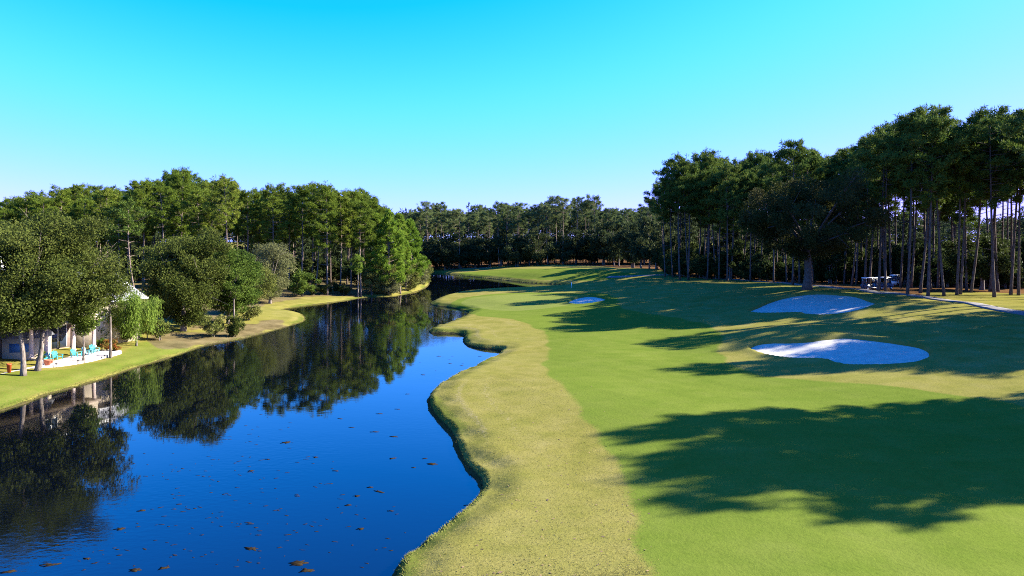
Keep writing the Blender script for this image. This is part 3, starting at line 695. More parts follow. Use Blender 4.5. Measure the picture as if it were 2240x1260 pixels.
for u, v, hh, k in ((1480, 812, 26, 4), (1590, 822, 26, 0), (1680, 806, 25, 5), (1800, 795, 25, 7), (1900, 800, 25, 2), (1790, 770, 25, 5), (1960, 775, 24, 7), (1880, 760, 25, 0), (2010, 722, 24, 4), (2060, 748, 24, 1), (2120, 785, 23, 0), (2190, 725, 24, 6), (1990, 805, 23, 3), (1720, 726, 25, 2), (2080, 812, 23, 5)):
    caster(u, v, hh, k, 2.0, 1.1)
for i in range(9):
    y = RN.uniform(74, 100); x = 64 + (100 - y) * -.1 + RN.uniform(0, 26)
    if x * FPX / y + 1120 < 2260: x = (2260 - 1120) / FPX * y + RN.uniform(1, 8)
    put_pine(x, y, RN.uniform(24, 29), PINES, i * 3, 'tall pine where the shaded wood runs on past the bunkers', 'pines where the shaded wood runs on')

# ------------------------------------------------------------------ far pines closing the fairway
topF = [(890, 485), (905, 465), (920, 447), (940, 440), (955, 441), (985, 456), (1010, 453), (1040, 451), (1075, 452), (1110, 433), (1140, 450), (1175, 446), (1195, 432), (1230, 426), (1262, 431), (1300, 428), (1332, 446), (1360, 462), (1378, 452), (1402, 441), (1440, 432), (1500, 420)]
fl = [904, 918, 934, 952, 966, 984, 1004, 1022, 1046, 1072, 1092, 1110, 1134, 1156, 1176, 1198, 1216, 1232, 1262, 1280, 1302, 1330, 1372, 1402, 1424, 1446]
def near_F(u): return ORD[min(range(len(fl)), key=lambda j: abs(fl[j] - u))]
for i, u in enumerate(fl):
    d = 258 + RN.uniform(-8, 8) - (12 if 1190 < u < 1240 else 0); x = XU(u, d); z = G(x, d)
    put_pine(x, d, Z(u, interp(topF, u) + (0, 15, 4, 22)[i % 4] * RN.uniform(.5, 1.1), d) - z, FARP, i * 2, f'distant pine closing the far fairway, {ORD[i]} from the shrub point', 'distant pines closing the fairway')
for i in range(26):
    u = 895 + 570 * (i + RN.random()) / 26; d = 285 + RN.uniform(-10, 14); x = XU(u, d); z = G(x, d)
    put_pine(x, d, Z(u, interp(topF, u) + RN.uniform(6, 30), d) - z, FARP, i * 3 + 1, f'distant pine close behind the {near_F(u)} distant pine from the shrub point', 'pines behind the far row')

# far-off woods that read as one mass
def joined(name, bank_meshes, spots, mat, tri):
    Vs = []; Fs = []; Ts = []; n0 = 0
    for (x, y, z, s, a, k) in spots:
        V, F, T = bank_meshes[k % len(bank_meshes)]
        c, si = math.cos(a), math.sin(a); W = V.copy(); W[:, 0], W[:, 1] = (V[:, 0] * c - V[:, 1] * si), (V[:, 0] * si + V[:, 1] * c)
        Vs.append(W * s + np.array([x, y, z])); Fs.append(F + n0); Ts.append(T); n0 += len(V)
    return fix(link(name, mesh_np(name, np.vstack(Vs), np.vstack(Fs), mat, False, np.concatenate(Ts))), kind='stuff')
def low_tree(seed):
    rng = np.random.default_rng(seed); C = np.column_stack([rng.normal(size=(14, 2)) * 2.2, 14 + 9 * rng.random(14)]); C = np.vstack([C, np.column_stack([rng.normal(size=(8, 2)) * 2.5, 2 + 14 * rng.random(8)])])
    return leaf_cloud(rng, C, 1.6 + .8 * rng.random(len(C)), 34, 1.1, .7, tri=True, sq=.8)
LOW = [low_tree(s) for s in (1, 2, 3, 4)]
sp = []
for i in range(380):
    a = rad(RN.uniform(-20, 22) if i % 3 else RN.uniform(-42, 42)); d = RN.uniform(325, 440); x, y = d * math.tan(a), d
    if abs(x) > 420: continue
    sp.append((x, y, G(x, y), RN.uniform(.9, 1.12), RN.random() * 6, i))
for i in range(210):
    y = RN.uniform(203, 330); x = XU(RN.uniform(-250, 870), y); sp.append((x, y, 1.2, RN.uniform(.72, .95), RN.random() * 6, i))
for i in range(50):
    y = RN.uniform(100, 200); x = -y * RN.uniform(.83, 1.0); sp.append((x, y, 1.2, RN.uniform(.72, .95), RN.random() * 6, i))
for i in range(190):
    y = RN.uniform(165, 300); x = XU(RN.uniform(1480, 2500), y); sp.append((x, y, 3, RN.uniform(.5, .72) * (.8 + y / 900), RN.random() * 6, i))
joined('distant_woods', LOW, sp, M['far_leaf'], True)

# ------------------------------------------------------------------ broadleaf trees and shrubs
USH = [broad_meshes(200 + i, 4.0, (0, 0, 2.2, 2.3, 2.3, 2.0), 26, 150, .30, .17, 'dark_leaf', .06, fork=.4, cr=(.6, 1.0), zmin=.3, stems=3, limbs=4, hollow=.3) for i in range(4)]
FSH = [broad_meshes(210 + i, 7.0, (0, 0, 4.0, 3.6, 3.4, 3.7), 40, 130, .42, .24, 'far_leaf', .16, fork=.35, cr=(.9, 1.4), zmin=.4, stems=2, limbs=5, hollow=.3) for i in range(4)]
# understory of the shaded wood
for i in range(90):
    u = 1440 + 830 * ((i * 7 % 90) + RN.random()) / 90
    d = np.interp(u, [1430, 1500, 1760, 1900, 2030, 2240], [168, 156, 132, 120, 110, 106]) + RN.uniform(4, 34)
    x = XU(u, d); s = RN.uniform(.9, 1.9)
    if 1880 < u < 1975 and d < 124: d += 16; x = XU(u, d)
    plant('understory_shrub', USH[i % 4], f'dark shrub behind the {near_R(u)}', 'shrub', (x, d, G(x, d)), RN.random() * 6, (s, s, s * 1.1), 'shrubs under the shaded wood', ('stems', 'foliage'))
for i in range(44):
    u = 1450 + 820 * (i + RN.random()) / 44
    d = np.interp(u, [1430, 1500, 1760, 1900, 2030, 2240], [168, 158, 134, 122, 108, 104]) + RN.uniform(3, 11)
    if 1850 < u < 2000: d += 9
    x = XU(u, d); s = RN.uniform(.7, 1.25)
    plant('understory_shrub', USH[(i + 2) % 4], f'dark low shrub in the straw behind the {near_R(u)}', 'shrub', (x, d, G(x, d)), RN.random() * 6, (s * 1.1, s, s), 'shrubs under the shaded wood', ('stems', 'foliage'))
# understory of the far wood: dense dark oaks below the pines
for i in range(42):
    u = 905 + 590 * (i + RN.random()) / 42; d = (252 if i % 2 else 266) + RN.uniform(-5, 6)
    x = XU(u, d); s = RN.uniform(.95, 1.75) * (1.0 if u < 1320 else 1.2)
    if d > 255 or u < 1240 or True: plant('understory_tree', FSH[i % 4], f'dark rounded {["smaller", "taller"][i % 2]} tree under the {near_F(u)} distant pine from the shrub point', 'tree', (x, d, G(x, d)), RN.random() * 6, (s, s, s * 1.05), 'dark trees under the distant pines')
for i, (u, d, h) in enumerate(((1385, 215, 15), (1415, 200, 16), (1440, 190, 14), (1345, 236, 13))):
    x = XU(u, d); s = h / 7.8
    plant('broadleaf_tree', FSH[(i + 1) % 4], ['loose green broadleaf tree beside the far end of the shaded wood', 'taller pale broadleaf tree touching the first pines of the shaded wood', 'dark broadleaf tree tucked below the first pines of the shaded wood', 'small rounded broadleaf tree behind the gap in the distant pines'][i], 'tree', (x, d, G(x, d)), i * 2., (s * .8, s * .8, s), None)
# understory of the wood across the lagoon
for i in range(60):
    u = -60 + 870 * (i + RN.random()) / 60; d = RN.uniform(152, 190); x = XU(u, d); s = RN.uniform(.8, 1.7)
    plant('understory_shrub', USH[(i + 1) % 4], f'dark shrub behind the {near_front(x, d)} sunlit front pine counted from the shrub point', 'shrub', (x, d, G(x, d)), RN.random() * 6, (s, s, s), 'shrubs under the wood across the lagoon', ('stems', 'foliage'))

def at_px(u, v):
    p = P(u, v); return p, p[1]

# big live oaks beside the house
p, d = at_px(50, 822)
plant('live_oak', broad_meshes(301, 13.2, (-1.9, .2, 7.9, 6.0, 5.4, 5.4), 210, 380, .19, .105, 'oak_leaf', .20, fork=.30, cr=(.9, 1.5), zmin=2.2, lean=(-.2, 0), limbs=14, hollow=.45), 'large live oak on the lawn with a thick pale sunlit trunk nearest the water', 'oak tree', p)
p, d = at_px(80, 811)
plant('live_oak', broad_meshes(302, 13.4, (1.2, .8, 8.2, 5.1, 5.0, 5.2), 180, 380, .19, .105, 'oak_leaf', .21, fork=.27, cr=(.9, 1.5), zmin=2.7, lean=(.5, .2), limbs=14, hollow=.42), 'large live oak with a darker trunk between the pale trunk and the patio', 'oak tree', p)
p, d = at_px(182, 794)
plant('slender_tree', broad_meshes(303, 6.5, (.1, 0, 4.6, 1.5, 1.5, 2.4), 34, 220, .19, .10, 'oak_green', .085, fork=.7, cr=(.5, .8), zmin=1.9, limbs=8, hollow=.3), 'slender tree with leafy sprouts on its trunk at the patio edge', 'tree', p)
p, d = at_px(241, 783)
plant('slender_tree', broad_meshes(304, 9.2, (0, 0, 6.4, 1.35, 1.4, 2.8), 26, 240, .19, .09, 'oak_leaf', .11, fork=.6, cr=(.6, .95), zmin=2.9, limbs=9, hollow=.3), 'feathery tree with a straight grey trunk at the tip of the patio', 'tree', p)
p, d = at_px(298, 757)
plant('willow_tree', broad_meshes(305, 6.0, (-.2, 0, 4.7, 2.1, 2.1, 1.35), 44, 260, .34, .06, 'willow_leaf', .10, fork=.55, cr=(.45, .8), zmin=3.4, limbs=10, hollow=.45, droop=2.9), 'bright green weeping willow drooping over the lawn beside the patio', 'willow tree', p)
p, d = at_px(322, 741)
plant('golden_bush', broad_meshes(306, 2.4, (0, 0, 1.5, .8, .8, 1.0), 22, 120, .22, .05, 'gold_leaf', .05, fork=.4, cr=(.3, .5), zmin=.3, stems=3, limbs=4, hollow=.3, droop=.4), 'golden leaved bush between the willow and the big dark oak', 'bush', p, parts=('stems', 'foliage'))
p, d = at_px(350, 744)
plant('garden_shrub', broad_meshes(307, 2.2, (0, 0, 1.4, 1.15, 1.0, 1.0), 24, 120, .2, .1, 'olive_leaf', .05, fork=.4, cr=(.35, .6), zmin=.5, stems=3, limbs=4, hollow=.3), 'open olive shrub on bare stems right of the golden bush', 'shrub', p, parts=('stems', 'foliage'))
p, d = at_px(278, 748)
plant('garden_shrub', broad_meshes(308, 2.0, (0, 0, 1.2, 1.1, 1.0, .9), 20, 110, .2, .1, 'oak_leaf', .05, fork=.4, cr=(.35, .6), zmin=.3, stems=3, limbs=4, hollow=.3), 'low dark shrub under the weeping willow', 'shrub', p, parts=('stems', 'foliage'))
for i, (u, v, s) in enumerate(((215, 752, 1.0), (228, 750, 1.2), (250, 745, .9))):
    p, d = at_px(u, v)
    plant('garden_shrub', broad_meshes(309 + i, 3.4, (0, 0, 2.0, 1.2, 1.2, 1.7), 26, 110, .24, .1, ['oak_green', 'willow_leaf', 'oak_leaf'][i], .05, fork=.4, cr=(.4, .65), zmin=.3, stems=4, limbs=3, hollow=.3), ['upright green shrub at the far end of the porch', 'lime green upright shrub behind the red leaved plant', 'dark upright shrub between the patio tip and the willow'][i], 'shrub', p, 0, s, None, ('stems', 'foliage'))
# dark oak, bright tree and friends across the water
p, d = at_px(400, 724)
plant('dark_oak', broad_meshes(320, 12.4, (-.2, 0, 6.0, 4.9, 4.9, 6.0), 185, 340, .23, .13, 'oak_leaf', .32, fork=.26, cr=(.95, 1.6), zmin=.45, limbs=14, hollow=.45), 'broad dark green oak with foliage almost to the ground behind the willow', 'oak tree', p)
p, d = at_px(498, 708)
plant('green_tree', broad_meshes(321, 11.0, (.6, 0, 5.8, 4.1, 4.0, 4.9), 130, 300, .23, .12, 'oak_green', .2, fork=.3, cr=(.9, 1.4), zmin=.5, limbs=12, hollow=.45), 'fresh green broadleaf tree beside the broad dark oak', 'tree', p)
p, d = at_px(550, 690)
plant('green_tree', broad_meshes(327, 8.0, (.2, 0, 4.6, 3.0, 2.9, 3.3), 66, 250, .23, .11, 'olive_leaf', .16, fork=.3, cr=(.8, 1.2), zmin=.8, limbs=9, hollow=.4), 'yellowish green smaller tree between the fresh green tree and the grassy spit', 'tree', p)
p, d = at_px(511, 722)
plant('slender_tree', broad_meshes(326, 8.4, (.1, 0, 6.0, 1.7, 1.6, 2.2), 26, 220, .22, .10, 'oak_green', .11, fork=.68, cr=(.5, .85), zmin=3.2, limbs=8, hollow=.3), 'slender tree with a thin pale trunk at the water edge before the fresh green tree', 'tree', p)
for i, (u, v, h, w, mt, lab) in enumerate(((466, 737, 2.6, 1.5, 'olive_leaf', 'wide olive shrub on the bank below the broad dark oak'), (512, 737, 2.6, .8, 'oak_leaf', 'narrow dark shrub at the foot of the thin pale trunk'), (545, 700, 2.0, 1.4, 'olive_leaf', 'spiky low shrub at the foot of the yellowish green tree'))):
    p, d = at_px(u, v)
    plant('bank_shrub', broad_meshes(330 + i, h, (0, 0, h * .55, w, w, h * .5), 26, 120, .22, .1, mt, .05, fork=.4, cr=(.4, .65), zmin=.25, stems=3, limbs=4, hollow=.3), lab, 'shrub', p, 0, 1, None, ('stems', 'foliage'))
p, d = at_px(590, 664)
plant('grey_olive_tree', broad_meshes(340, 11.4, (0, 0, 5.8, 4.0, 4.0, 5.6), 130, 150, .32, .12, 'grey_leaf', .26, fork=.25, cr=(.9, 1.4), zmin=.5, limbs=10, hollow=.5, up=-.3), 'grey olive domed tree with drooping twigs before the pine trunks', 'tree', p)
p, d = at_px(655, 648)
plant('round_bush', broad_meshes(341, 4.6, (0, 0, 2.5, 2.8, 2.7, 2.4), 56, 130, .28, .16, 'oak_green', .1, fork=.3, cr=(.6, 1.0), zmin=.3, stems=3, limbs=5, hollow=.4), 'rounded deep green bush at the back of the grassy cove', 'bush', p, 0, 1, None, ('stems', 'foliage'))
for i, (u, v, s) in enumerate(((706, 644, .75), (733, 643, .6), (686, 646, .5), (755, 646, .6))):
    p, d = at_px(u, v)
    plant('cove_shrub', USH[i], ['broad leaved dark shrub before the tall trunks of the cove', 'small dark shrub midway along the cove edge', 'smallest dark shrub touching the rounded bush', 'low dark shrub next to the bright sapling'][i], 'shrub', p, i * 1.3, (s, s, s), None, ('stems', 'foliage'))
p, d = at_px(783, 650)
plant('sapling_tree', broad_meshes(342, 9.0, (0, 0, 6.6, 1.5, 1.5, 2.3), 30, 150, .28, .12, 'willow_leaf', .13, fork=.7, cr=(.5, .8), zmin=4.0, limbs=8, hollow=.3), 'bright lime sapling on a thin stem at the end of the cove', 'tree', p)
pts_sh = [(812, 649, 1.0, 6.0, 2.6, 'olive_leaf', 'dark olive shrub where the cove meets the shrub point'), (838, 647, 1.0, 7.6, 3.0, 'olive_leaf', 'tall olive shrub under the young pines on the point'), (868, 643, 1.0, 7.0, 3.2, 'grey_leaf', 'large grey shrub overhanging the water at the middle of the point'),
          (893, 638, 1.0, 6.4, 3.0, 'olive_leaf', 'golden olive shrub at the middle of the point beside the grey one'), (912, 632, 1.0, 6.2, 2.8, 'grey_leaf', 'pale grey shrub at the outer end of the point'), (926, 624, 1.0, 5.4, 2.2, 'olive_leaf', 'olive shrub at the very tip of the point'), (852, 648, 1.0, 3.0, 2.0, 'grey_leaf', 'low grey shrub trailing in the water below the tall olive one')]
for i, (u, v, s, h, w, mt, lab) in enumerate(pts_sh):
    p, d = at_px(u, v); p = p + np.array([-.3, 1.6, 0]); p[2] = max(G(p[0], p[1]), .1)
    plant('point_shrub', broad_meshes(350 + i, h, (0, 0, h * .5, w, w, h * .52), int(30 + 10 * w), 130, .32, .12, mt, .08, fork=.3, cr=(.7, 1.1), zmin=.25, stems=3, limbs=5, hollow=.4, up=0), lab, 'shrub', p, 0, 1, None, ('stems', 'foliage'))
# the dark oak by the upper bunker
p, d = at_px(1766, 634)
plant('dark_oak', broad_meshes(360, 19.0, (-.6, .5, 10.4, 9.6, 8.6, 6.6), 200, 300, .32, .15, 'oak_brown', .62, bark='pine_bark_dark', fork=.32, cr=(1.1, 1.9), zmin=4.2, limbs=18, hollow=.4), 'huge dark bronze oak with a thick forked trunk behind the upper bunker', 'oak tree', p)
p, d = at_px(1888, 612); x, y = p[0], p[1]
plant('shade_oak', broad_meshes(361, 13, (0, 0, 7.8, 5.2, 5.2, 4.4), 90, 150, .38, .2, 'dark_leaf', .4, fork=.35, cr=(1.0, 1.6), zmin=3.6, limbs=10, hollow=.4), 'dense dark oak spreading above the parked carts', 'oak tree', (x + 1, y + 4, G(x + 1, y + 4)))
p, d = at_px(2185, 640)
plant('shade_oak', broad_meshes(362, 9, (0, 0, 5.0, 4.6, 4.2, 3.8), 80, 150, .36, .2, 'dark_leaf', .3, fork=.3, cr=(.9, 1.5), zmin=1.8, limbs=10, hollow=.4), 'low dark oak in the straw near the end of the cart path', 'oak tree', (p[0] + 1, p[1] + 5, G(p[0] + 1, p[1] + 5)))
p, d = at_px(1025, 584)
plant('yellow_sapling', broad_meshes(363, 2.2, (0, 0, 1.5, .6, .6, .7), 10, 60, .3, .2, 'gold_leaf', .06, fork=.5, cr=(.3, .45), zmin=.6, limbs=4, hollow=.2), 'tiny yellow sapling on the far path under the distant pines', 'sapling', p)

# grass fringe hanging over the banks
rng = np.random.default_rng(77)
def fringe(count, lo, hi, Lr):
    A = SHORE; B = np.roll(SHORE, -1, 0); seg = np.linalg.norm(B - A, axis=1)
    mid = (A + B) / 2; w = seg * ((mid[:, 1] > lo) & (mid[:, 1] < hi)) / np.maximum(mid[:, 1], 10) ** .7
    k = rng.choice(len(A), count, p=w / w.sum()); t = rng.random(count)[:, None]
    p = A[k] + (B[k] - A[k]) * t
    T = (B - A)[k] / seg[k][:, None]; Nn = np.stack([T[:, 1], -T[:, 0]], 1)
    test = sdf(p[:50] + Nn[:50] * .5, SHORE); sg = -1 if (test > 0).mean() > .5 else 1     # outward = land
    p = p + Nn * sg * (rng.random(count) ** 1.5 * .5 + .02)[:, None]
    z = H(p[:, 0], p[:, 1]); d = np.column_stack([-Nn * sg * .5 + rng.normal(size=(count, 2)) * .5, .55 + .6 * rng.random(count)]); d /= np.linalg.norm(d, axis=1)[:, None]
    b = np.column_stack([p, z - .02]); s = np.column_stack([T, 0 * z]); L = (Lr * (.4 + rng.random(count)))[:, None]; w2 = .022 + .02 * rng.random(count)[:, None]
    V = np.stack([b - s * w2, b + s * w2, b + d * L], 1).reshape(-1, 3); n_ = np.arange(count) * 3
    return V, np.stack([n_, n_ + 1, n_ + 2], 1), rng.random(count)
M['blade'] = leaf_mat('bank_grass_blades', [(.055, .085, .012), (.085, .11, .02), (.125, .125, .03), (.17, .145, .05)], transl=.35)
V, F, T = fringe(16000, 16, 110, .11)
fix(link('bank_grass', mesh_np('bank_grass', V, F, M['blade'], False, T)), kind='stuff')

# short turf standing in the near rough
cnt = 110000; bx = rng.uniform(-9, 16, cnt); by = 22.5 + 34 * rng.random(cnt) ** 1.6
from_px = lambda arr: arr.reshape(GX.shape)
ixx = np.clip(np.searchsorted(XS, bx) - 1, 0, len(XS) - 2); iyy = np.clip(np.searchsorted(YS, by) - 1, 0, len(YS) - 2)
keep = (from_px(dl)[iyy, ixx] > .6) & (from_px(m_fair)[iyy, ixx] + rng.normal(size=cnt) * .12 < .45)
bx, by = bx[keep], by[keep]; cnt = len(bx); bz = H(bx, by)
d3 = np.column_stack([rng.normal(size=(cnt, 2)) * .75, .5 + .5 * rng.random(cnt)]); d3 /= np.linalg.norm(d3, axis=1)[:, None]
th = rng.random(cnt) * 6.28; s3 = np.column_stack([np.cos(th), np.sin(th), 0 * th]) * (.006 + .009 * rng.random(cnt))[:, None]
b3 = np.column_stack([bx, by, bz - .005]); L3 = (.03 + .05 * rng.random(cnt))[:, None]; n_ = np.arange(cnt) * 3
M['turf_blade'] = leaf_mat('rough_turf_blades', [(.105, .115, .018), (.165, .152, .032), (.205, .178, .048), (.25, .21, .08)], transl=.3)
fix(link('rough_turf', mesh_np('rough_turf', np.stack([b3 - s3, b3 + s3, b3 + d3 * L3], 1).reshape(-1, 3), np.stack([n_, n_ + 1, n_ + 2], 1), M['turf_blade'], False, rng.random(cnt))), kind='stuff')

# ------------------------------------------------------------------ floating weed
M['weed'] = simple('floating_weed', (.020, .014, .007), .95, .45, 9, 0, .0)
def mat_shape(rng, a, b):
    n = 18; th = np.arange(n) * 2 * math.pi / n; r = .35 + .8 * rng.random(n)
    top = np.column_stack([a * r * np.cos(th), b * r * np.sin(th), .003 + .004 * rng.random(n)]); bot = top * np.array([1.04, 1.04, 0]) + np.array([0, 0, -.03])
    V = np.vstack([bot, top, [[0, 0, .008]]])
    q = [(i, (i + 1) % n, n + (i + 1) % n, n + i) for i in range(n)]; t = [(n + i, n + (i + 1) % n, 2 * n) for i in range(n)]
    return V, np.array(q), np.array(t)
WM = []
for i in range(8):
    V, q, t = mat_shape(rng, .44, .10 + .10 * rng.random()); WM.append(mesh_np('weed_mat', V, [q, t], M['weed'], True))
spots = [(625, 968, 1.1), (800, 860, .7), (820, 945, .9), (862, 955, .8), (945, 1015, .9), (857, 1003, .8), (735, 1030, .6), (828, 1075, .9), (780, 1085, .6), (810, 1066, .5), (855, 1118, .5), (550, 1200, .9), (652, 1232, 1.1), (668, 1248, 1.0), (20, 1250, 1.0), (110, 1236, .9), (262, 1157, .8), (310, 1117, .6),
         (100, 1235, .6), (190, 1222, .5), (295, 1247, .7), (355, 1243, .7), (1020, 1105, .4), (545, 1146, .5), (788, 1157, .6), (762, 1105, .5), (930, 1003, .5), (650, 1085, .4), (548, 1030, .5), (960, 890, .6), (745, 916, .7), (768, 935, .6), (690, 1000, .6), (905, 1023, .4), (585, 1005, .5), (830, 905, .7), (700, 875, .6), (890, 862, .6), (870, 895, .7), (980, 835, .6), (1010, 800, .7), (985, 795, .6), (1050, 780, .6), (960, 780, .7), (925, 820, .7)]
for i, (u, v, s) in enumerate(spots):
    x, y = flat(u, v); s *= .8
    o = link('floating_weed_mat', WM[i % 8], None, None, (x, y, .004)); o.scale = (s, s * 1.25, 1); o.rotation_euler = (0, 0, RN.uniform(-.5, .5))
    fix(o, label='small brown mat of weed floating on the blue lagoon', category='weed mat', group='weed mats floating on the lagoon')
Vs = []; Qs = []; Ts_ = []; n0 = 0
while len(Vs) < 420:
    u = RN.uniform(20, 1090); v = 712 + 535 * RN.random() ** 1.4
    x, y = flat(u, v)
    if sdf(np.array([[x, y]]), SHORE)[0] < .5: continue
    if math.sin(x * .31 + 1.2 * math.sin(y * .17)) + RN.uniform(-.9, .9) < .1: continue
    V, q, t = mat_shape(rng, RN.uniform(.03, .16), RN.uniform(.015, .05)); a = RN.uniform(-.6, .6); c, s_ = math.cos(a), math.sin(a)
    W = np.column_stack([V[:, 0] * c - V[:, 1] * s_ + x, V[:, 0] * s_ + V[:, 1] * c + y, V[:, 2] * .5 + .003])
    Vs.append(W); Qs.append(q + n0); Ts_.append(t + n0); n0 += len(V)
fix(link('floating_debris', mesh_np('floating_debris', np.vstack(Vs), [np.vstack(Qs), np.vstack(Ts_)], M['weed'], True)), kind='stuff')

# fallen leaves and twigs on the near turf
Vs = []; Fs = []; n0 = 0; cnt = 0
while cnt < 220:
    u = RN.uniform(900, 1430); v = 790 + 470 * RN.random() ** .8; x, y = flat(u, v, .9)
    if sdf(np.array([[x, y]]), SHORE)[0] > -1.2: continue
    z = G(x, y); a = RN.random() * 6.28; l = RN.uniform(.02, .07) * (2 if RN.random() < .04 else 1)
    c, s_ = math.cos(a) * l, math.sin(a) * l
    Vs.append(np.array([(x - c, y - s_, z + .012), (x + s_ * .4, y - c * .4, z + .03), (x + c, y + s_, z + .02), (x - s_ * .4, y + c * .4, z + .012)])); Fs.append(np.arange(4)[None] + n0); n0 += 4; cnt += 1
M['dead_leaf'] = simple('dead_leaf', (.13, .08, .04), .9, .5, 3)
fix(link('fallen_leaves', mesh_np('fallen_leaves', np.vstack(Vs), np.vstack(Fs), M['dead_leaf'])), kind='stuff')

# ------------------------------------------------------------------ house behind the oaks
M['siding'] = simple('cream_siding', (.42, .35, .26), .8, .06, 3, .15)
M['trim'] = simple('white_trim', (.75, .73, .70), .6, .04, 3)
M['stucco'] = simple('column_stucco', (.45, .35, .31), .85, .06, 5, .2)
M['shingle'] = simple('grey_shingle', (.12, .12, .135), .9, .3, 4, .5)
M['shingle_pale'] = simple('pale_grey_shingle', (.20, .20, .22), .9, .25, 5, .4)
M['patio'] = simple('patio_slab', (.36, .32, .29), .8, .08, 2, .1)
M['porch_shade'] = simple('porch_wall_shaded', (.17, .12, .10), .8, .2, 3)  # dark brown because the shade inside the porch is put into the colour
M['soffit'] = simple('porch_soffit', (.26, .20, .15), .8, .1, 3)
M['sky_reflection_pane'] = simple('sky_reflection_pane', (.05, .14, .32), .6, .1, 3)  # sky reflected in window glass, put in as a flat blue
def glass():
    m, t, b = mat_new('window_glass'); b.inputs['Base Color'].default_value = (.02, .03, .05, 1); b.inputs['Roughness'].default_value = .04; b.inputs['IOR'].default_value = 1.5
    n = t.nodes.new('ShaderNodeTexNoise'); n.inputs['Scale'].default_value = .8; bp = t.nodes.new('ShaderNodeBump'); bp.inputs['Strength'].default_value = .05; t.links.new(n.outputs['Fac'], bp.inputs['Height']); t.links.new(bp.outputs[0], b.inputs['Normal'])
    return m
M['glass'] = glass()
ph = rad(75); e1 = np.array([math.cos(ph), math.sin(ph)]); A0 = np.array([-44.1, 59.9]); HZ = 1.25
pp = catmull(np.array([P(u, v) for u, v in ((62, 806), (110, 804), (175, 796), (225, 785), (263, 775), (262, 770), (235, 766), (205, 764), (150, 774), (95, 788), (60, 797))]), 3)
pz = pp[:, 2].mean() + .06
house = thing('house', 'cream two storey house with a columned porch, half hidden behind the live oaks', 'house', (A0[0], A0[1], HZ), ph)
def along(u, y=0):
    for x in np.arange(-3, 20, .02):
        w = A0 + e1 * x + np.array([-e1[1], e1[0]]) * y
        if 1120 + FPX * w[0] / w[1] >= u: return x
    return 8.
HL = along(214)
W_ = MB(); W_.box(-4, HL, .05, 10, 2.95, 5.1); W_.box(-4, HL, 3.0, 10, -.4, 2.95); W_.build('wall', M['siding'], house)
pl = MB()
for i in range(13): pl.box(-4.02, HL + .02, .02, .06, 3.0 + i * .16, 3.13 + i * .16)
pl.build('siding_boards', M['siding'], house)
MB().box(-3.9, HL - .1, 2.94, 2.99, 0, 2.7).build('porch_back_wall', M['porch_shade'], house)
MB().box(-4.1, HL + .1, -.35, 3.0, 2.72, 2.93).build('porch_beam', M['soffit'], house)
MB().box(-4, HL, -2.3, 3.0, -.4, pz - HZ + .03).build('porch_floor', M['patio'], house)
for u in (68, 100, 160, 205):
    xx = along(u)
    MB().lathe([(.26, 0), (.26, .1), (.19, .14), (.18, 1.4), (.16, 2.5), (.22, 2.6), (.22, 2.715)], 12).build('column', M['stucco'], house, True, (xx, 0, .06))
r = MB(); rv = np.array([(-4.6, -.7, 5.0), (HL + .6, -.7, 5.0), (HL + .6, 10.6, 5.0), (-4.6, 10.6, 5.0), (0.6, 5, 8.1), (HL - 3.0, 5, 8.1)]); r.add(rv, [(0, 1, 5, 4), (2, 3, 4, 5), (0, 3, 2, 1)], [(1, 2, 5), (3, 0, 4)])
roof = r.build('roof', M['shingle'], house)
MB().box(4, 4.8, 6.4, 7.3, 6.5, 9.3).build('chimney', M['trim'], roof)
MB().box(-4.65, HL + .65, -.76, -.70, 4.9, 5.12).build('fascia', M['trim'], house)
MB().box(HL + .60, HL + .66, -.76, 10.6, 4.9, 5.12).build('fascia', M['trim'], house)
wing = MB(); wing.box(HL, 16.6, 1.9, 9, -.4, 4.3); wing.build('side_wing_wall', M['siding'], house)
wr = MB(); wr.add(np.array([(HL - .5, 1.3, 4.3), (17.1, 1.3, 4.3), (17.1, 9.6, 4.3), (HL - .5, 9.6, 4.3), (HL - .5, 5.4, 7.4), (16.0, 5.4, 7.4)]), [(0, 1, 5, 4), (2, 3, 4, 5), (0, 3, 2, 1)], [(1, 2, 5), (3, 0, 4)]); wr.build('side_wing_roof', M['shingle_pale'], house)
MB().box(HL + .02, 17.1, 1.22, 1.30, 4.2, 4.34).build('fascia', M['trim'], house)
for cx, w in ((along(112), 1.2), (along(172), 1.4)):
    f = MB(); x0, x1 = cx - w / 2, cx + w / 2
    f.box(x0 - .09, x1 + .09, -.03, .015, 3.35, 3.44); f.box(x0 - .09, x1 + .09, -.03, .015, 4.66, 4.75); f.box(x0 - .09, x0, -.03, .015, 3.44, 4.66); f.box(x1, x1 + .09, -.03, .015, 3.44, 4.66); f.box(cx - .03, cx + .03, -.03, .015, 3.44, 4.66)
    wf = f.build('window', M['trim'], house); MB().box(x0, x1, -.012, .012, 3.44, 4.66).build('pane', M['glass'], wf)
for cx in (along(125, 3), along(180, 3)):
    f = MB(); f.box(cx - 1, cx + 1, 2.90, 2.935, 2.2, 2.3); f.box(cx - 1, cx - .92, 2.90, 2.935, .06, 2.2); f.box(cx + .92, cx + 1, 2.90, 2.935, .06, 2.2); f.box(cx - .04, cx + .04, 2.90, 2.935, .06, 2.2)
    df = f.build('patio_door', M['trim'], house); MB().box(cx - .92, cx + .92, 2.912, 2.928, .06, 2.2).build('pane', M['glass'], df)
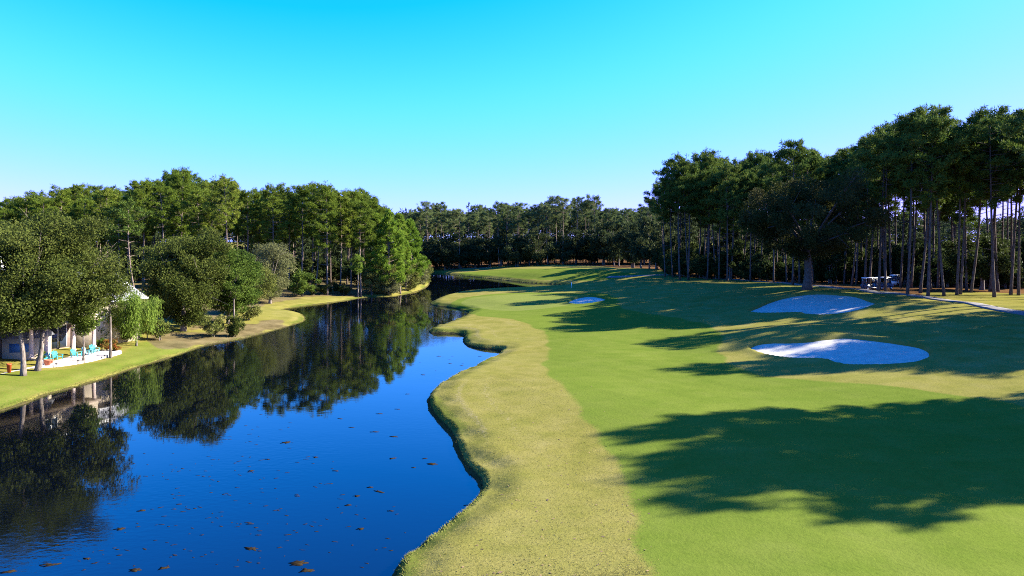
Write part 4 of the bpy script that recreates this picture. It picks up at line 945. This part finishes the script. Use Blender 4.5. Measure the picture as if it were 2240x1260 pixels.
# house part built as shed; sky reflection painted blue in its window
p, d = at_px(14, 806)
annex = thing('house_annex', 'low beige shed of the house, sky reflection painted on its window, under the live oaks', 'annex', (p[0] - 1.2, p[1] + 3.5, p[2]), .2)
MB().box(-1.6, 1.6, 0, 2, -.3, 2.1).build('wall', M['siding'], annex); MB().box(-1.0, .6, -.04, -.004, .8, 1.6).build('sky_reflection_pane', M['sky_reflection_pane'], annex)
rr_ = MB(); rr_.add(np.array([(-1.8, -.3, 2.1), (1.8, -.3, 2.1), (1.8, 2.3, 2.1), (-1.8, 2.3, 2.1), (-1.8, 1, 2.8), (1.8, 1, 2.8)]), [(0, 1, 5, 4), (2, 3, 4, 5), (0, 3, 2, 1)], [(1, 2, 5), (3, 0, 4)]); rr_.build('roof', M['shingle'], annex)

# patio slab
n = len(pp)
pv = np.vstack([np.column_stack([pp[:, :2], np.full(n, pz)]), np.column_stack([pp[:, :2], np.full(n, pz - .5)])])
me = bpy.data.meshes.new('patio'); me.from_pydata(pv.tolist(), [], [list(range(n))] + [(i, n + i, n + (i + 1) % n, (i + 1) % n) for i in range(n)]); me.update(); me.materials.append(M['patio'])
fix(link('patio', me), kind='structure')

M['turq'] = simple('turquoise_paint', (.04, .30, .33), .5, .08, 5)
M['pale_turq'] = simple('pale_turquoise_paint', (.18, .42, .44), .5, .08, 5)
M['terra'] = simple('terracotta', (.42, .13, .07), .8, .15, 6)
M['white_pot'] = simple('white_pot', (.7, .68, .65), .5, .06, 5)
M['orange'] = simple('orange_glaze', (.34, .06, .015), .5, .1, 5)
M['black'] = simple('black_metal', (.02, .02, .02), .5, .1, 5)
def adirondack(label, u, v, rz, mt, group='turquoise chairs on the patio'):
    p = P(u, v); o = thing('garden_chair', label, 'chair', (p[0], p[1], pz), rz, group, (.88, .88, .88))
    s = MB()
    for i in range(5): s.box(-.27, .27, -.30 + i * .12, -.20 + i * .12, .34 - i * .03, .365 - i * .03)
    s.build('seat', mt, o)
    b = MB()
    for i in range(5): b.box(-.05, .05, -.012, .012, 0, .78 - .05 * abs(i - 2), rot=(rad(-24), rad((i - 2) * 4), 0), at=((i - 2) * .108, .24, .24))
    b.build('backrest', mt, o)
    for sx in (-1, 1):
        MB().box(sx * .33 - .06, sx * .33 + .06, -.36, .38, .54, .565).build('armrest', mt, o)
        MB().box(sx * .31 - .015, sx * .31 + .015, -.34, -.25, 0, .54).build('leg', mt, o)
        MB().box(sx * .29 - .015, sx * .29 + .015, -.05, .05, 0, .62, rot=(rad(-18), 0, 0), at=(0, .36, 0)).build('leg', mt, o)
    return o
adirondack('turquoise garden chair next to the terracotta pots at the near end of the patio', 106, 791, 1.0, M['turq'])
adirondack('turquoise garden chair second along the patio, in front of the dark glass door', 126, 786, 1.3, M['turq'])
adirondack('turquoise garden chair reclining alone beside the slender trunk on the patio', 168, 783, 1.5, M['turq'])
adirondack('pale turquoise garden chair close to the small side table', 192, 780, 1.6, M['pale_turq'])
adirondack('turquoise garden chair at the far end of the patio by the last column', 207, 774, 1.1, M['turq'])
p = P(201, 778); tb = thing('side_table', 'small pale side table between the two far garden chairs on the patio', 'table', (p[0] + .3, p[1], pz))
MB().box(-.25, .25, -.25, .25, .42, .45).build('table_top', M['pale_turq'], tb)
for sx in (-.2, .2):
    for sy in (-.2, .2): MB().box(sx - .02, sx + .02, sy - .02, sy + .02, 0, .42).build('leg', M['pale_turq'], tb)
def pot(name, label, u, v, r, h, mt, leafm=None, group=None, lh=.6, cat='flower pot'):
    p = P(u, v); o = thing(name, label, cat, (p[0], p[1], max(p[2], 0) if name == 'orange_urn' else max(pz, p[2])), 0, group)
    MB().lathe([(r * .7, 0), (r, h * .85), (r * 1.1, h * .86), (r * 1.1, h), (r * .9, h), (r * .85, h * .9)], 12).build('pot', mt, o, True)
    if leafm:
        g = np.random.default_rng(int(u)); C = np.column_stack([g.normal(size=(8, 2)) * r * .6, h + lh * (.2 + .6 * g.random(8))])
        V, F, T = leaf_cloud(g, C, np.full(8, r * .8), 40, .2, .08); link('plant', mesh_np('pot_plant', V, F, M[leafm], False, T), None, o)
    return o
pot('terracotta_pot', 'larger terracotta pot at the corner of the patio by the live oak', 104, 800, .28, .5, M['terra'])
pot('terracotta_pot', 'smaller terracotta pot just inside the larger one on the patio', 111, 797, .2, .36, M['terra'])
pot('white_planter', 'white planter with a leafy plant beside the darker oak trunk', 91, 799, .26, .42, M['white_pot'], 'oak_green', None, .9)
pot('orange_urn', 'bright orange garden urn standing on the grass before the beige shed', 20, 815, .18, .75, M['orange'], None, None, cat='garden urn')
for i, (u, v, mt, lab, s) in enumerate(((234, 769, 'red_leaf', 'red leaved bush in the bed by the last porch column', 1.0), (256, 770, 'red_leaf', 'low patch of red and white flowers at the patio tip', .6), (222, 766, 'oak_green', 'low green bush in the bed beside the red leaved bush', .9))):
    p = P(u, v)
    plant('bed_bush', broad_meshes(380 + i, 1.3, (0, 0, .75, .75, .75, .6), 16, 90, .16, .1, mt, .03, fork=.3, cr=(.25, .4), zmin=.2, stems=3, limbs=3, hollow=.3), lab, 'bush', p, 0, s, None, ('stems', 'foliage'))
for i, (u, v) in enumerate(((123, 804), (171, 797), (229, 786))):
    p = P(u, v); o = thing('path_light', ['black path light at the patio edge near the terracotta pots', 'black path light at the patio edge left of the slender trunk', 'black path light at the patio edge near the feathery tree'][i], 'garden light', p, 0, 'black path lights along the patio')
    MB().lathe([(.02, -.1), (.02, .3)], 8).build('post', M['black'], o); MB().lathe([(.10, .3), (.06, .42), (.0, .44)], 10).build('lamp_shade', M['black'], o)

# ------------------------------------------------------------------ golf carts
M['cart_white'] = simple('cart_white', (.72, .71, .69), .35, .03, 3, 0, .5)
M['cart_body'] = simple('cart_body', (.03, .05, .10), .35, .1, 3, 0, .5)
M['seat_dark'] = simple('cart_seat', (.05, .05, .05), .7, .1, 3)
M['bag_blue'] = simple('golf_bag_blue', (.03, .07, .45), .6, .1, 3)
M['rubber'] = simple('rubber', (.02, .02, .02), .8, .1, 3)
M['steel'] = simple('steel', (.45, .45, .45), .35, .1, 3, 0, .5, .9)
def cart(label, u, v, rz, body, dy=0.0):
    p = P(u, v); y = p[1] + dy; x = XU(u, y); z = G(x, y) + .02
    o = thing('golf_cart', label, 'golf cart', (x, y, z), rz, 'golf carts parked in the pine straw')
    b = MB()
    b.box(-1.15, 1.15, -.55, .55, .28, .42); b.box(-1.2, -.35, -.56, .56, .42, .78); b.box(.75, 1.2, -.52, .52, .42, .72)
    b.add(np.array([(.75, -.5, .72), (1.18, -.48, .72), (1.18, .48, .72), (.75, .5, .72), (.72, -.46, .98), (.90, -.44, .95), (.90, .44, .95), (.72, .46, .98)]), [(0, 1, 5, 4), (1, 2, 6, 5), (2, 3, 7, 6), (3, 0, 4, 7), (4, 5, 6, 7)])
    b.build('body', body, o)
    c = MB(); c.box(-.42, .12, -.52, .52, .72, .84); c.box(-.50, -.36, -.52, .52, .84, 1.22, rot=(0, rad(-10), 0), at=(.14, 0, -.06)); c.build('seat', M['seat_dark'], o)
    rv = []
    r_ = MB(); r_.box(-1.05, .95, -.60, .60, 1.80, 1.86); r_.box(-.95, .85, -.52, .52, 1.86, 1.90); r_.box(-1.08, -1.0, -.6, .6, 1.74, 1.80); r_.build('roof', M['cart_white'], o)
    for sx, tx in ((.88, .80), (-.95, -.92)):
        for sy in (-.5, .5): MB().tube([(sx, sy, .72), (tx, sy, 1.80)], .022, 6).build('post', M['steel'], o)
    MB().box(-.005, .005, -.48, .48, -.40, .40, rot=(0, rad(-4), 0), at=(.86, 0, 1.36)).build('windshield', M['glass'], o)
    MB().tube([(.72, -.22, .9), (.50, -.22, 1.06)], .02, 6).build('steering_column', M['black'], o)
    for sx in (-.78, .82):
        for sy in (-.50, .50):
            w = MB(); w.tube([(sx, sy - .09, .23), (sx, sy + .09, .23)], [.23, .23], 14); wo = w.build('wheel', M['rubber'], o)
            h = MB(); h.tube([(sx, sy - .095, .23), (sx, sy + .095, .23)], [.12, .12], 10); h.build('hub', M['cart_white'], wo)
    return o
ca = cart('golf cart with a white roof parked first in the straw, half behind pine trunks', 1903, 634, .12, M['cart_body'])
cb = cart('golf cart parked behind the first one, carrying a blue golf bag', 1934, 634, .1, M['cart_body'], 1.2)
cc = cart('white bodied golf cart parked last of the three and turned away', 1957, 627, .9, M['cart_white'], 2.5)
for c_, lab, m_ in ((ca, 'dark blue golf bag strapped to the first cart', M['cart_body']), (cb, 'bright blue golf bag strapped to the second cart', M['bag_blue'])):
    p = c_.matrix_basis.translation; bx = thing('golf_bag', lab, 'golf bag', (p[0] - 1.28 * math.cos(.12), p[1] - 1.28 * math.sin(.12) - .15, p[2] + .42), .1)
    MB().lathe([(.13, 0), (.14, .1), (.13, .8), (.15, .86)], 10).build('bag', m_, bx)
    MB().box(-.16, -.1, -.08, .08, .15, .5).build('pocket', m_, bx)
    ck = MB()
    for i in range(5): ck.tube([((i - 2) * .04, .02 * (i % 2), .8), ((i - 2) * .05, .03 * (i % 2), 1.12 + .04 * (i % 3))], .012, 5)
    ck.build('club_heads', M['steel'], bx)
# white stake at the back of the green
p = P(1250, 630); st = thing('marker_stake', 'thin white stake standing behind the putting green by the inlet', 'stake', p)
MB().box(-.05, .05, -.05, .05, -.2, 1.1).build('post', M['trim'], st); MB().lathe([(.07, 1.1), (.07, 1.16), (.02, 1.2)], 8).build('cap', M['trim'], st)
